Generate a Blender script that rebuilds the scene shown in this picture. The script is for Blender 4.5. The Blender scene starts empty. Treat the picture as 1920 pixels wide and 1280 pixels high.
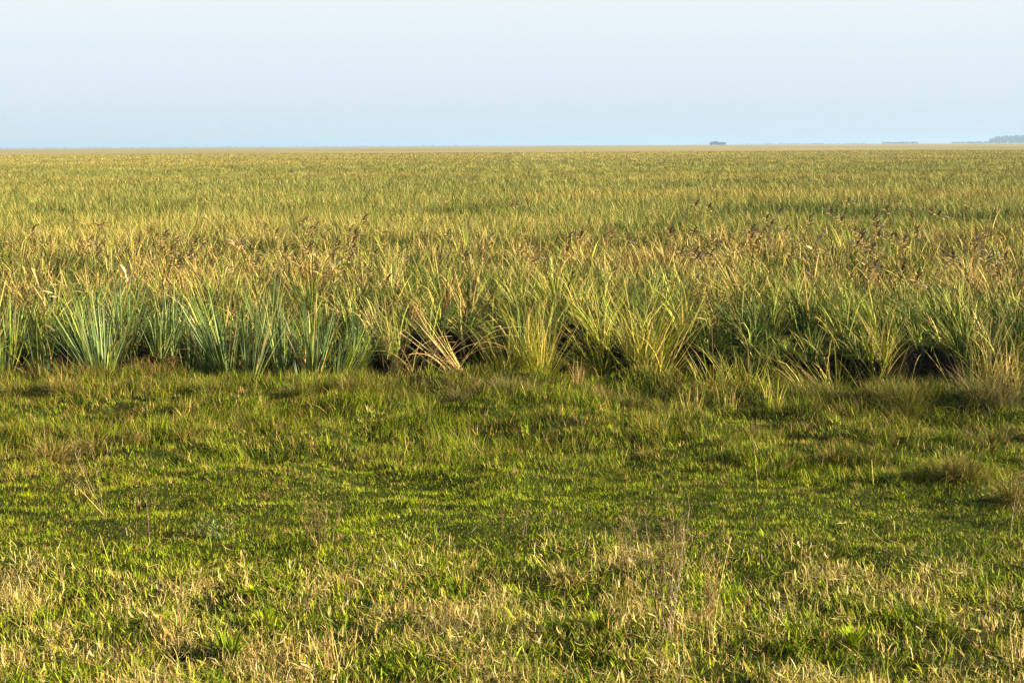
import bpy, math, random
import numpy as np
from mathutils import Matrix, Vector, Euler

random.seed(7)
RNG = np.random.default_rng(11)
S = bpy.context.scene
COL = S.collection
R = math.radians

# ------------------------------------------------------------------ camera
PW, PH = 1920, 1280            # the photograph's pixels, used to find places on the ground
FPX = 2900.0
CAMH = 3.0
PITCH = math.atan((640 - 272.5) / FPX)
ROLL = R(-0.30)
cam_d = bpy.data.cameras.new('camera')
cam_d.sensor_width = 36.0
cam_d.lens = 36.0 * FPX / PW
cam_d.clip_start = 0.1
cam_d.clip_end = 60000
cam = bpy.data.objects.new('camera', cam_d)
COL.objects.link(cam)
CM = Matrix.Rotation(math.pi / 2 - PITCH, 3, 'X') @ Matrix.Rotation(ROLL, 3, 'Z')
cam.rotation_euler = CM.to_euler()
cam.location = (0, 0, CAMH)
S.camera = cam
CMN = np.array(CM)


def at(u, v, z=0.0):
    """the point of the level plane z seen at the photograph's pixel (u, v)"""
    d = CMN @ np.array([(u - PW / 2) / FPX, -(v - PH / 2) / FPX, -1.0])
    t = (z - CAMH) / d[2]
    return d[0] * t, d[1] * t


def ray_at(u, v, dist):
    d = CMN @ np.array([(u - PW / 2) / FPX, -(v - PH / 2) / FPX, -1.0])
    t = dist / d[1]
    return d[0] * t, dist, CAMH + d[2] * t


def pix(P):
    """world points -> photograph pixels"""
    q = (P - np.array([0, 0, CAMH])) @ CMN
    z = np.maximum(-q[:, 2], 1e-3)
    return PW / 2 + FPX * q[:, 0] / z, PH / 2 - FPX * q[:, 1] / z


# ------------------------------------------------------------------ noise
def _hash(ix, iy, seed):
    h = (ix.astype(np.int64) * 374761393 + iy.astype(np.int64) * 668265263 + seed * 974634777) & 0xffffffff
    h = ((h ^ (h >> 13)) * 1274126177) & 0xffffffff
    h = h ^ (h >> 16)
    return (h & 0xffffff) / float(0xffffff)


def vnoise(x, y, s, seed):
    x = np.asarray(x, float) / s + 1000.3
    y = np.asarray(y, float) / s + 1000.7
    ix, iy = np.floor(x), np.floor(y)
    fx, fy = x - ix, y - iy
    fx, fy = fx * fx * (3 - 2 * fx), fy * fy * (3 - 2 * fy)
    a, b = _hash(ix, iy, seed), _hash(ix + 1, iy, seed)
    c, d = _hash(ix, iy + 1, seed), _hash(ix + 1, iy + 1, seed)
    return (a * (1 - fx) + b * fx) * (1 - fy) + (c * (1 - fx) + d * fx) * fy


def fbm(x, y, s, seed):
    return .55 * vnoise(x, y, s, seed) + .3 * vnoise(x, y, s * .47, seed + 1) + .15 * vnoise(x, y, s * .21, seed + 2)


def sstep(a, b, x):
    t = np.clip((np.asarray(x, float) - a) / (b - a), 0, 1)
    return t * t * (3 - 2 * t)


# ------------------------------------------------------------------ the lie of the land
EDGE_PX = [(-300, 700), (0, 690), (120, 690), (200, 696), (330, 676), (470, 682), (600, 676), (740, 690), (900, 684), (1010, 684),
           (1200, 690), (1310, 700), (1450, 700), (1600, 705), (1750, 712), (1920, 712), (2250, 720)]


def drop(u):
    return float(np.interp(u, [0, 1010, 1200, 1450, 1920], [12, 13, 16, 22, 26]))


_e = np.array([at(u, v + drop(u)) for u, v in EDGE_PX])
EX, EY = _e[:, 0], _e[:, 1]
HOLLOWS = [(145, 30, 1.0), (395, 20, .9), (336, 18, .7), (515, 16, .7), (770, 26, .85), (832, 24, .95), (880, 18, .8), (1075, 36, 1.0), (1285, 32, 1.1), (1430, 60, .7), (1520, 40, .6), (1610, 60, .75), (1720, 62, 1.0), (1850, 30, .5), (620, 16, .7), (1365, 24, .7), (1480, 30, .85), (1565, 30, .85), (1665, 30, .9), (700, 20, .6), (940, 20, .6), (1150, 16, .6), (258, 16, .7), (20, 20, .6)]
HW = [(at(u, 690)[0], 1.55 * w / FPX * 20.5, d) for u, w, d in HOLLOWS]


def edge_y(x):
    x = np.asarray(x, float)
    return np.interp(x, EX, EY) + .30 * (vnoise(x, 0 * x, .9, 14) - .5) + .22 * (vnoise(x, 0 * x, .35, 15) - .5)


def notch(x):
    n = np.zeros_like(np.asarray(x, float))
    for hx, w, d in HW:
        n = np.maximum(n, d * np.exp(-((x - hx) / w) ** 2))
    return n


def bank_y(x):
    return edge_y(x) + .08 + 1.75 * notch(x)


def gz(x, y):
    x = np.asarray(x, float)
    y = np.asarray(y, float)
    ey = edge_y(x)
    near = sstep(5, 9, y) * (1 - sstep(40, 60, y))
    bumps = (vnoise(x, y, .60, 3) - .5) * .115 + (vnoise(x, y * 1.6, .25, 4) - .5) * .065 + (fbm(x, y, 2.2, 5) - .5) * .06
    z = bumps * near * (.5 + .7 * sstep(11, 16, y)) + near * (.05 + .16 * sstep(14.5, 17, y)) * (vnoise(x, y, .9, 12) - .5)
    hol = notch(x)
    wy = bank_y(x)
    dep = .10 + .42 * hol
    z = z - dep * sstep(ey - .55, ey - .05, y) * (1 - sstep(wy, wy + .14, y))
    z = z + (.03 + .30 * hol) * sstep(wy, wy + .16, y) * (1 - sstep(ey + 3, ey + 9, y))  # bank raised at the hollows, its dark face standing in for shaded grass
    lipn = vnoise(x, 0 * x, .8, 9)
    z = z + (.0 + .05 * lipn) * np.exp(-((y - ey + .85) / .35) ** 2)
    z = z + .72 * sstep(70, 300, y)
    z = z - .25 * sstep(7.5, 2, y) * 0
    return z


def g1(x, y):
    return float(gz(np.array([x]), np.array([y]))[0])


# ------------------------------------------------------------------ mesh accumulators
class Acc:
    """collects ribbons and tubes, then becomes one mesh with a colour per point"""

    def __init__(self):
        self.v, self.c, self.q, self.t, self.n = [], [], [], [], 0

    def _push(self, v, c, q, t):
        self.v.append(v.reshape(-1, 3))
        self.c.append(c.reshape(-1, 3))
        if len(q):
            self.q.append(q.reshape(-1, 4) + self.n)
        if len(t):
            self.t.append(t.reshape(-1, 3) + self.n)
        self.n += v.reshape(-1, 3).shape[0]

    def curve(self, P, H, az, lean, bend, segs, side=None, kink=1.2):
        N = len(P)
        pts = np.empty((N, segs + 1, 3))
        pts[:, 0] = P
        st = H / segs
        for k in range(segs):
            ph = lean + bend * ((k + .5) / segs) ** kink
            a = az if side is None else az + side * ((k + .5) / segs)
            s = np.sin(ph)
            pts[:, k + 1] = pts[:, k] + (st * np.stack([s * np.cos(a), s * np.sin(a), np.cos(ph)], 0)).T
        return pts

    def blades(self, P, H, W, az, lean, bend, col, tip=None, segs=3, twist=None, power=.6, belly=False, side=None, kink=1.2):
        P = np.asarray(P, float)
        N = len(P)
        if N == 0:
            return None
        f = lambda a: np.broadcast_to(np.asarray(a, float), (N,)).copy()
        H, W, az, lean, bend = f(H), f(W), f(az), f(lean), f(bend)
        col = np.broadcast_to(np.asarray(col, float), (N, 3))
        tip = col if tip is None else np.broadcast_to(np.asarray(tip, float), (N, 3))
        pts = self.curve(P, H, az, lean, bend, segs, side, kink)
        tw = RNG.uniform(-.9, .9, N) if twist is None else f(twist)
        wa = az + math.pi / 2 + tw
        wd = np.stack([np.cos(wa), np.sin(wa), RNG.uniform(-.25, .25, N)], 1)
        V = np.empty((N, 2 * segs + 1, 3))
        C = np.empty((N, 2 * segs + 1, 3))
        for k in range(segs):
            t = k / segs
            if belly:
                w = W * (.35 + .65 * math.sin(math.pi * min(1, .12 + t * .85)))
            else:
                w = W * (1 - t) ** power
            o = wd * (w * .5)[:, None]
            V[:, 2 * k] = pts[:, k] - o
            V[:, 2 * k + 1] = pts[:, k] + o
            cc = col * (1 - t ** 1.5) + tip * t ** 1.5
            C[:, 2 * k] = cc
            C[:, 2 * k + 1] = cc
        V[:, 2 * segs] = pts[:, segs]
        C[:, 2 * segs] = tip
        base = (np.arange(N) * (2 * segs + 1))[:, None]
        q = np.concatenate([base + np.array([[2 * k, 2 * k + 1, 2 * k + 3, 2 * k + 2]]) for k in range(segs - 1)], 0) if segs > 1 else np.empty((0, 4), int)
        t = base + np.array([[2 * segs - 2, 2 * segs - 1, 2 * segs]])
        self._push(V, C, q, t)
        return pts

    def stems(self, P, H, az, lean, bend, r0, r1, col, segs=4, side=None):
        P = np.asarray(P, float)
        N = len(P)
        f = lambda a: np.broadcast_to(np.asarray(a, float), (N,)).copy()
        H, az, lean, bend, r0, r1 = f(H), f(az), f(lean), f(bend), f(r0), f(r1)
        col = np.broadcast_to(np.asarray(col, float), (N, 3))
        pts = self.curve(P, H, az, lean, bend, segs, side)
        self.tube(pts, r0, r1, col)
        return pts

    def tube(self, pts, r0, r1, col, sides=3):
        N, M = pts.shape[0], pts.shape[1]
        r0 = np.broadcast_to(np.asarray(r0, float), (N,))
        r1 = np.broadcast_to(np.asarray(r1, float), (N,))
        col = np.broadcast_to(np.asarray(col, float), (N, 3))
        V = np.empty((N, M, sides, 3))
        for k in range(M):
            d = pts[:, min(k + 1, M - 1)] - pts[:, max(k - 1, 0)]
            d = d / np.maximum(np.linalg.norm(d, axis=1, keepdims=True), 1e-9)
            ref = np.where(np.abs(d[:, 2:3]) > .8, np.array([[1., 0, 0]]), np.array([[0, 0, 1.]]))
            a = np.cross(d, ref)
            a /= np.maximum(np.linalg.norm(a, axis=1, keepdims=True), 1e-9)
            b = np.cross(d, a)
            r = (r0 + (r1 - r0) * k / (M - 1))[:, None]
            for s in range(sides):
                th = 2 * math.pi * s / sides
                V[:, k, s] = pts[:, k] + r * (a * math.cos(th) + b * math.sin(th))
        C = np.broadcast_to(col[:, None, None, :], V.shape).copy()
        base = (np.arange(N) * M * sides)[:, None]
        q = []
        for k in range(M - 1):
            for s in range(sides):
                s2 = (s + 1) % sides
                q.append(base + np.array([[k * sides + s, k * sides + s2, (k + 1) * sides + s2, (k + 1) * sides + s]]))
        q = np.concatenate(q, 0)
        t = np.empty((0, 3), int)
        if sides == 3:
            t = np.concatenate([base + np.array([[2, 1, 0]]), base + (M - 1) * 3 + np.array([[0, 1, 2]])], 0)
        self._push(V, C, q, t)

    def quads(self, V, col):
        """free quads, V (N,4,3)"""
        N = len(V)
        C = np.broadcast_to(np.asarray(col, float).reshape(-1, 1, 3), (N, 4, 3)).copy()
        self._push(V, C, np.arange(N * 4).reshape(N, 4), np.empty((0, 3), int))

    def build(self, name, mat, parent=None):
        v = np.concatenate(self.v, 0).astype(np.float32)
        c = np.concatenate(self.c, 0).astype(np.float32)
        q = np.concatenate(self.q, 0) if self.q else np.empty((0, 4), int)
        t = np.concatenate(self.t, 0) if self.t else np.empty((0, 3), int)
        me = bpy.data.meshes.new(name)
        me.vertices.add(len(v))
        me.vertices.foreach_set('co', v.ravel())
        nl = q.size + t.size
        me.loops.add(nl)
        me.loops.foreach_set('vertex_index', np.concatenate([q.ravel(), t.ravel()]).astype(np.int32))
        me.polygons.add(len(q) + len(t))
        ls = np.concatenate([np.arange(len(q)) * 4, q.size + np.arange(len(t)) * 3]).astype(np.int32)
        me.polygons.foreach_set('loop_start', ls)
        a = me.attributes.new('tone', 'FLOAT_COLOR', 'POINT')
        a.data.foreach_set('color', np.concatenate([c, np.ones((len(c), 1), np.float32)], 1).ravel())
        me.update(calc_edges=True)
        me.materials.append(mat)
        o = bpy.data.objects.new(name, me)
        COL.objects.link(o)
        if parent is not None:
            o.parent = parent
        return o


def thing(name, label, cat, loc, group=None):
    o = bpy.data.objects.new(name, None)
    o.empty_display_size = .1
    COL.objects.link(o)
    o.location = loc
    o['label'] = label
    o['category'] = cat
    if group:
        o['group'] = group
    return o


def tag(o, kind=None, label=None, cat=None, group=None):
    if kind:
        o['kind'] = kind
    if label:
        o['label'] = label
    if cat:
        o['category'] = cat
    if group:
        o['group'] = group
    return o


# ------------------------------------------------------------------ materials
def leaf_mat(name, trans=.32, rough=.5, spec=.3, vary=.25):
    m = bpy.data.materials.new(name)
    m.use_nodes = True
    nt = m.node_tree
    nt.nodes.clear()
    out = nt.nodes.new('ShaderNodeOutputMaterial')
    at_ = nt.nodes.new('ShaderNodeAttribute')
    at_.attribute_name = 'tone'
    no = nt.nodes.new('ShaderNodeTexNoise')
    no.inputs['Scale'].default_value = 40
    no.inputs['Detail'].default_value = 2
    geo = nt.nodes.new('ShaderNodeNewGeometry')
    nt.links.new(geo.outputs['Position'], no.inputs['Vector'])
    mr = nt.nodes.new('ShaderNodeMapRange')
    mr.inputs['From Min'].default_value = .3
    mr.inputs['From Max'].default_value = .7
    mr.inputs['To Min'].default_value = 1 - vary
    mr.inputs['To Max'].default_value = 1 + vary
    nt.links.new(no.outputs['Fac'], mr.inputs['Value'])
    mul = nt.nodes.new('ShaderNodeVectorMath')
    mul.operation = 'SCALE'
    nt.links.new(at_.outputs['Color'], mul.inputs[0])
    nt.links.new(mr.outputs['Result'], mul.inputs['Scale'])
    p = nt.nodes.new('ShaderNodeBsdfPrincipled')
    p.inputs['Roughness'].default_value = rough
    p.inputs['Specular IOR Level'].default_value = spec
    nt.links.new(mul.outputs['Vector'], p.inputs['Base Color'])
    if trans > 0:
        tr = nt.nodes.new('ShaderNodeBsdfTranslucent')
        nt.links.new(mul.outputs['Vector'], tr.inputs['Color'])
        mx = nt.nodes.new('ShaderNodeMixShader')
        mx.inputs['Fac'].default_value = trans
        nt.links.new(p.outputs['BSDF'], mx.inputs[1])
        nt.links.new(tr.outputs['BSDF'], mx.inputs[2])
        nt.links.new(mx.outputs['Shader'], out.inputs['Surface'])
    else:
        nt.links.new(p.outputs['BSDF'], out.inputs['Surface'])
    return m


M_GRASS = leaf_mat('grass_blade', .10, .6, .08)
M_SWORD = leaf_mat('sword_leaf', .10, .5, .18, .15)
M_DRY = leaf_mat('dry_grass_blade', .25, .65, .15, .3)
M_STEM = leaf_mat('dry_stem', 0, .8, .1, .3)
M_TREE = leaf_mat('tree_leaf', .2, .6, .2, .2)
M_EARTH = leaf_mat('dark_clod', 0, .9, .1, .4)

# ground: dark soil and moss near, the closed canopy's own tan and green far out
m = bpy.data.materials.new('meadow_ground')
m.use_nodes = True
nt = m.node_tree
p = nt.nodes['Principled BSDF']
p.inputs['Roughness'].default_value = .95
p.inputs['Specular IOR Level'].default_value = .05
geo = nt.nodes.new('ShaderNodeNewGeometry')


def noise(scale, detail, vec_scale=(1, 1, 1)):
    mp = nt.nodes.new('ShaderNodeMapping')
    mp.inputs['Scale'].default_value = vec_scale
    nt.links.new(geo.outputs['Position'], mp.inputs['Vector'])
    n = nt.nodes.new('ShaderNodeTexNoise')
    n.inputs['Scale'].default_value = scale
    n.inputs['Detail'].default_value = detail
    nt.links.new(mp.outputs['Vector'], n.inputs['Vector'])
    return n


def ramp(fac, stops):
    r = nt.nodes.new('ShaderNodeValToRGB')
    els = r.color_ramp.elements
    while len(els) < len(stops):
        els.new(.5)
    for e, (pos, c) in zip(els, stops):
        e.position = pos
        e.color = (*c, 1)
    nt.links.new(fac, r.inputs['Fac'])
    return r


near_c = ramp(noise(9, 6).outputs['Fac'], [(.3, (.010, .013, .003)), (.5, (.030, .042, .005)), (.7, (.055, .058, .010))])
far_c = ramp(noise(1, 5, (.006, .02, .0)).outputs['Fac'], [(.34, (.16, .15, .045)), (.46, (.26, .22, .08)), (.56, (.34, .26, .12)), (.68, (.2, .2, .05))])
spx = nt.nodes.new('ShaderNodeSeparateXYZ')
nt.links.new(geo.outputs['Position'], spx.inputs['Vector'])
mr = nt.nodes.new('ShaderNodeMapRange')
mr.inputs['From Min'].default_value = 60
mr.inputs['From Max'].default_value = 220
nt.links.new(spx.outputs['Y'], mr.inputs['Value'])
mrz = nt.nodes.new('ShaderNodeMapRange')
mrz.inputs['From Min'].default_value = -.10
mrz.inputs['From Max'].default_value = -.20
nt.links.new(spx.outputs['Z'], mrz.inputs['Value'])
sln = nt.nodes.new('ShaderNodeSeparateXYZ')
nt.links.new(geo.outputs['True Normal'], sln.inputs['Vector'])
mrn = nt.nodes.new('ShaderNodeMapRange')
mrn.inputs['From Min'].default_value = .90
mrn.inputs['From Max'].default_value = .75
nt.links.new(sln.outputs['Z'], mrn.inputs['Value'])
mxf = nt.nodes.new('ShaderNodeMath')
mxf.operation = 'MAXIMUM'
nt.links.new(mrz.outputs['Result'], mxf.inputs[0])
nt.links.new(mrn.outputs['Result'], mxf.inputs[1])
ditch_shade_c = ramp(noise(14, 5).outputs['Fac'], [(.35, (.008, .006, .004)), (.65, (.030, .021, .011))])  # shade of the ditch hollows painted near-black into floor and bank soil
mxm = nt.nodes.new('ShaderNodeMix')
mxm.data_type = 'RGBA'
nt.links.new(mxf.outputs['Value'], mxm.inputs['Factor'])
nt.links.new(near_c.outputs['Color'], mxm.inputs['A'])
nt.links.new(ditch_shade_c.outputs['Color'], mxm.inputs['B'])
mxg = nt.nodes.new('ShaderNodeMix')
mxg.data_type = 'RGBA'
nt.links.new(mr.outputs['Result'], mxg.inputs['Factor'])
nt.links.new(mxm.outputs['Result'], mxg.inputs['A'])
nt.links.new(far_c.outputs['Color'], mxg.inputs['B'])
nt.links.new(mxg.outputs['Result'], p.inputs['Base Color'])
bn = nt.nodes.new('ShaderNodeBump')
bn.inputs['Strength'].default_value = .6
bn.inputs['Distance'].default_value = .04
nt.links.new(noise(25, 5).outputs['Fac'], bn.inputs['Height'])
nt.links.new(bn.outputs['Normal'], p.inputs['Normal'])
M_GROUND = m

# ------------------------------------------------------------------ ground sheet
ys = [-60, -30, -15, -8, -3, 0, 2, 4, 5.5]
y = 6.5
while y < 24:
    ys.append(y)
    y += .085
while y < 20000:
    ys.append(y)
    y *= 1.03
ys.append(20000)
ys = np.array(ys)
xi = np.linspace(-1, 1, 321)
xi = np.sign(xi) * (np.abs(xi) * .75 + .25 * np.abs(xi) ** 3)
hw = np.where(ys < 24, 13, 13 + (ys - 24) * 1.1)
hw = np.where(ys < 0, 60, np.where(ys < 6, 13 + (6 - ys) * 7, hw))
GX = xi[None, :] * hw[:, None]
GY = np.broadcast_to(ys[:, None], GX.shape)
GZ = gz(GX, GY)
nv, nu = GX.shape
me = bpy.data.meshes.new('ground')
co = np.stack([GX, GY, GZ], 2).reshape(-1, 3)
idx = np.arange(nv * nu).reshape(nv, nu)
fq = np.stack([idx[:-1, :-1], idx[:-1, 1:], idx[1:, 1:], idx[1:, :-1]], 2).reshape(-1, 4)
me.from_pydata(co.tolist(), [], fq.tolist())
me.polygons.foreach_set('use_smooth', np.ones(len(fq), bool))
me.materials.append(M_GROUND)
ground = bpy.data.objects.new('ground', me)
COL.objects.link(ground)
tag(ground, kind='structure')

# ------------------------------------------------------------------ palettes (real base colours)
PAL = dict(
    deep=(.024, .042, .003), green=(.090, .128, .003), bright=(.172, .232, .004), lime=(.32, .355, .010), olive=(.135, .128, .014),
    yellow=(.36, .30, .045), tan=(.42, .285, .095), straw=(.58, .44, .150), pale=(.70, .585, .29), pinktan=(.52, .35, .21), fgreen=(.084, .122, .018), fbright=(.165, .215, .028), flime=(.25, .285, .048), fyellow=(.35, .31, .072), fdeep=(.028, .042, .006), brown=(.13, .075, .028), rust=(.25, .10, .03),
    blue=(.068, .122, .050), bluelight=(.18, .265, .10), grey=(.24, .18, .13), greyolive=(.150, .135, .050), gold=(.31, .22, .045), dark=(.13, .088, .058))
PAL = {k: np.array(v) for k, v in PAL.items()}


def pick(names_w, N, jit=.22):
    names = [n for n, _ in names_w]
    w = np.array([x for _, x in names_w], float)
    i = RNG.choice(len(names), N, p=w / w.sum())
    c = np.array([PAL[n] for n in names])[i]
    return c * np.exp(RNG.normal(0, jit, (N, 1))) * np.exp(RNG.normal(0, .06, (N, 3)))


def cell_random(x, y, s, seed, share):
    """one random number per tuft of size s for a share of the blades, one per blade for the rest"""
    ox, oy = vnoise(x, y, s * 1.7, seed + 5) * s, vnoise(x, y, s * 1.7, seed + 6) * s
    c = _hash(np.floor((x + ox) / s), np.floor((y + oy) / s), seed)
    return np.where(RNG.random(len(x)) < share, c, RNG.random(len(x)))


def pick_w(names, Wt, jit=.22, rnd=None):
    """Wt (N,k) weights per blade"""
    Wt = np.maximum(Wt, 0)
    cs = np.cumsum(Wt, 1)
    r = (RNG.random(len(Wt)) if rnd is None else rnd) * cs[:, -1]
    i = (r[:, None] > cs).sum(1).clip(0, len(names) - 1)
    c = np.array([PAL[n] for n in names])[i]
    return c * np.exp(RNG.normal(0, jit, (len(Wt), 1))) * np.exp(RNG.normal(0, .06, (len(Wt), 3))), i


def scatter(y0, y1, dens, margin=2.7, slope=.335):
    """random points of the strip that the camera, or one a step aside, can see; dens(y) per square metre"""
    out = []
    yy = y0
    while yy < y1:
        st = max(.5, yy * .04)
        yb = min(y1, yy + st)
        h = slope * yb + margin
        n = int(dens(.5 * (yy + yb)) * 2 * h * (yb - yy))
        out.append(np.stack([RNG.uniform(-h, h, n), RNG.uniform(yy, yb, n)], 1))
        yy = yb
    return np.concatenate(out, 0)


def on_ground(xy, dz=-.01):
    return np.concatenate([xy, (gz(xy[:, 0], xy[:, 1]) + dz)[:, None]], 1)


# ------------------------------------------------------------------ short meadow grass
xy = scatter(7.4, 22.2, lambda y: 2600 if y < 10.8 else 4800 if y < 14.6 else 2500)
x, y = xy.T
keep = y < edge_y(x) - .05 + .25 * RNG.random(len(x))
keep &= RNG.random(len(x)) > .5 * sstep(11.2, 9.8, y)
keep &= RNG.random(len(x)) > .35 * sstep(.62, .74, vnoise(x, y, .42, 17))
xy = xy[keep]
P = on_ground(xy)
x, y = xy.T
u, v = pix(P)
N = len(P)
lush = fbm(x, y, 1.3, 21)
tuf = vnoise(x, y, .38, 22)
dryf = fbm(x, y * 1.0, .9, 23)
front = sstep(1010, 1130, v)
back = 1 - sstep(830, 930, v)
brownl = np.exp(-((u - 60) / 170) ** 2 - ((v - 885) / 60) ** 2)
hum = sstep(.52, .85, tuf)
H = (.034 + .035 * RNG.random(N)) * (.6 + .8 * lush) + hum * (.02 + .07 * back) * RNG.random(N) + front * .04 * RNG.random(N)
midz = (1 - back) * (1 - front)
H *= 1 - .30 * midz
H += (.15 + .85 * back) * (.01 + .20 * sstep(.46, .75, fbm(x, y, .55, 24))) * RNG.random(N)
Wd = RNG.uniform(.0042, .0075, N) * (1 + .45 * front - .22 * midz)
names = ['deep', 'green', 'bright', 'lime', 'olive', 'tan', 'straw', 'brown', 'gold']
one = np.ones(N)
mot = sstep(.48, .62, fbm(x, y * 1.3, .9, 29)) * (.35 + .65 * back + .8 * brownl) * (1 - front)
Wt = np.stack([.14 * one + .18 * back, .34 * one + .1 * lush, .34 * (.4 + lush) + .25 * front + .10 * midz, .16 * (.3 + lush) + .12 * front + .18 * midz, .24 + .30 * back * (.4 + dryf) + .35 * mot,
               .05 + .34 * front * dryf * 1.4 + .10 * back * dryf, .02 + .34 * front * dryf, .04 + .30 * mot + .25 * sstep(.5, .68, dryf) * (1 - front) + .5 * brownl, .03 + .26 * back * sstep(.45, .7, dryf) + .25 * brownl], 1)
col, ci = pick_w(names, Wt, .2, cell_random(x, y, .07, 81, .5))
a = Acc()
a.blades(P, H, Wd, fbm(x, y, .5, 25) * 14 + RNG.normal(0, 1.1, N), RNG.uniform(.05, .8, N), RNG.uniform(0, .8, N), col, segs=2, power=.5)
o = a.build('short_meadow_grass', M_GRASS)
tag(o, kind='stuff', label='short green grass of the grazed meadow before the ditch', cat='grass')

# rough uneven strip along the lip of the ditch
xy = scatter(15.5, 22.2, lambda y: 1900)
x, y = xy.T
dd = edge_y(x) - y
rg = sstep(.44, .74, fbm(x, y, .62, 26))
rt = sstep(1, 6, x)
wgt = sstep(-.15, .1, dd) * (1 - sstep(1.0 + rt, 2.6 + .9 * rt, dd + .9 * (vnoise(x, y, 1.4, 27) - .5)))
keep = RNG.random(len(x)) < wgt * (.15 + .85 * rg) * (1 - .9 * np.minimum(notch(x), 1) * sstep(.85, .3, dd))
xy, rg, dd = xy[keep], rg[keep], dd[keep]
P = on_ground(xy)
x, y = xy.T
N = len(P)
cr = fbm(x, y, .8, 28)
col, _ = pick_w(['olive', 'green', 'greyolive', 'brown', 'gold', 'bright', 'tan', 'deep'], np.stack([.45 + 0 * cr, .12 + .25 * (1 - cr), .26 + 0 * cr, .22 + .4 * sstep(.45, .65, cr), .08 + .25 * cr, .04 + 0 * cr, .02 + .16 * sstep(.5, .7, cr), .38 + 0 * cr], 1), .2, cell_random(x, y, .15, 83, .5))
a = Acc()
a.blades(P, (.07 + (.20 + .10 * sstep(1, 6, x)) * rg) * RNG.uniform(.5, 1.25, N), RNG.uniform(.004, .008, N), RNG.uniform(0, 6.28, N), RNG.uniform(.05, .9, N), RNG.uniform(.1, 1.3, N), col, segs=3, power=.5)
o = a.build('rough_lip_grass', M_GRASS)
tag(o, kind='stuff', label='rough olive and brown grass of the strip before the ditch', cat='grass')

# longer rough grass and dry leaf litter along the nearest strip
a = Acc()
for (dens, l0, l1, w0, w1, share, sd) in [(3600, .04, .14, .0018, .0048, .66, 91), (330, .04, .10, .006, .013, .70, 95)]:
    xy = scatter(7.4, 11.6, lambda y: dens)
    P = on_ground(xy)
    x, y = xy.T
    u, v = pix(P)
    band = sstep(1030, 1110, v + 70 * (fbm(x, y, 1.2, 31) - .5) * 2) + .07
    keep = RNG.random(len(P)) < band * (.08 + 1.5 * sstep(.38, .66, fbm(x, y, .45, 32)))
    P = P[keep]
    x, y = P[:, 0], P[:, 1]
    v = v[keep]
    N = len(P)
    dr = vnoise(x, y, .38, 33) * .6 + .4 * vnoise(x, y, .16, 34)
    drym = cell_random(x, y, .08, sd, .6) < share - .08 * sstep(1150, 1260, v) + 1.7 * (dr - .5)
    col = np.where(drym[:, None], pick([('tan', .3), ('straw', .5), ('pale', .22), ('gold', .25), ('yellow', .15), ('brown', .12)], N, .3), pick([('green', .4), ('bright', .5), ('lime', .25), ('deep', .2)], N))
    H = np.where(drym, RNG.uniform(l0, l1, N), RNG.uniform(.05, .15, N))
    Wd = np.where(drym, RNG.uniform(w0, w1, N), RNG.uniform(.005, .011, N))
    lean = np.where(drym, 1.75 - 1.6 * RNG.random(N) ** 1.8, RNG.uniform(.1, .9, N))
    bend = np.where(drym, RNG.uniform(-1.6, 1.8, N), RNG.uniform(.2, 1.2, N))
    P[:, 2] += np.where(drym, RNG.uniform(0, .085, N), 0)
    a.blades(P, H, Wd, RNG.uniform(0, 2 * math.pi, N), lean, bend, col, segs=4, belly=True, side=RNG.normal(0, .7, N))
# thin dry straws lying and standing in it
n = 1100
xy = scatter(7.5, 10.9, lambda y: 30)
P2 = on_ground(xy)
u2, v2 = pix(P2)
P2 = P2[RNG.random(len(P2)) < .15 + sstep(1060, 1220, v2)]
n = len(P2)
a.stems(P2, RNG.uniform(.08, .26, n), RNG.uniform(0, 6.28, n), RNG.uniform(.1, 1.2, n), RNG.uniform(-.2, .9, n), .0013, .0006, pick([('straw', .5), ('tan', .4), ('brown', .2), ('pale', .2)], n), segs=4)
o = a.build('rough_dry_grass', M_DRY)
tag(o, kind='stuff', label='rough grass mixed with curled tan dead leaves along the verge', cat='dry grass')

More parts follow.
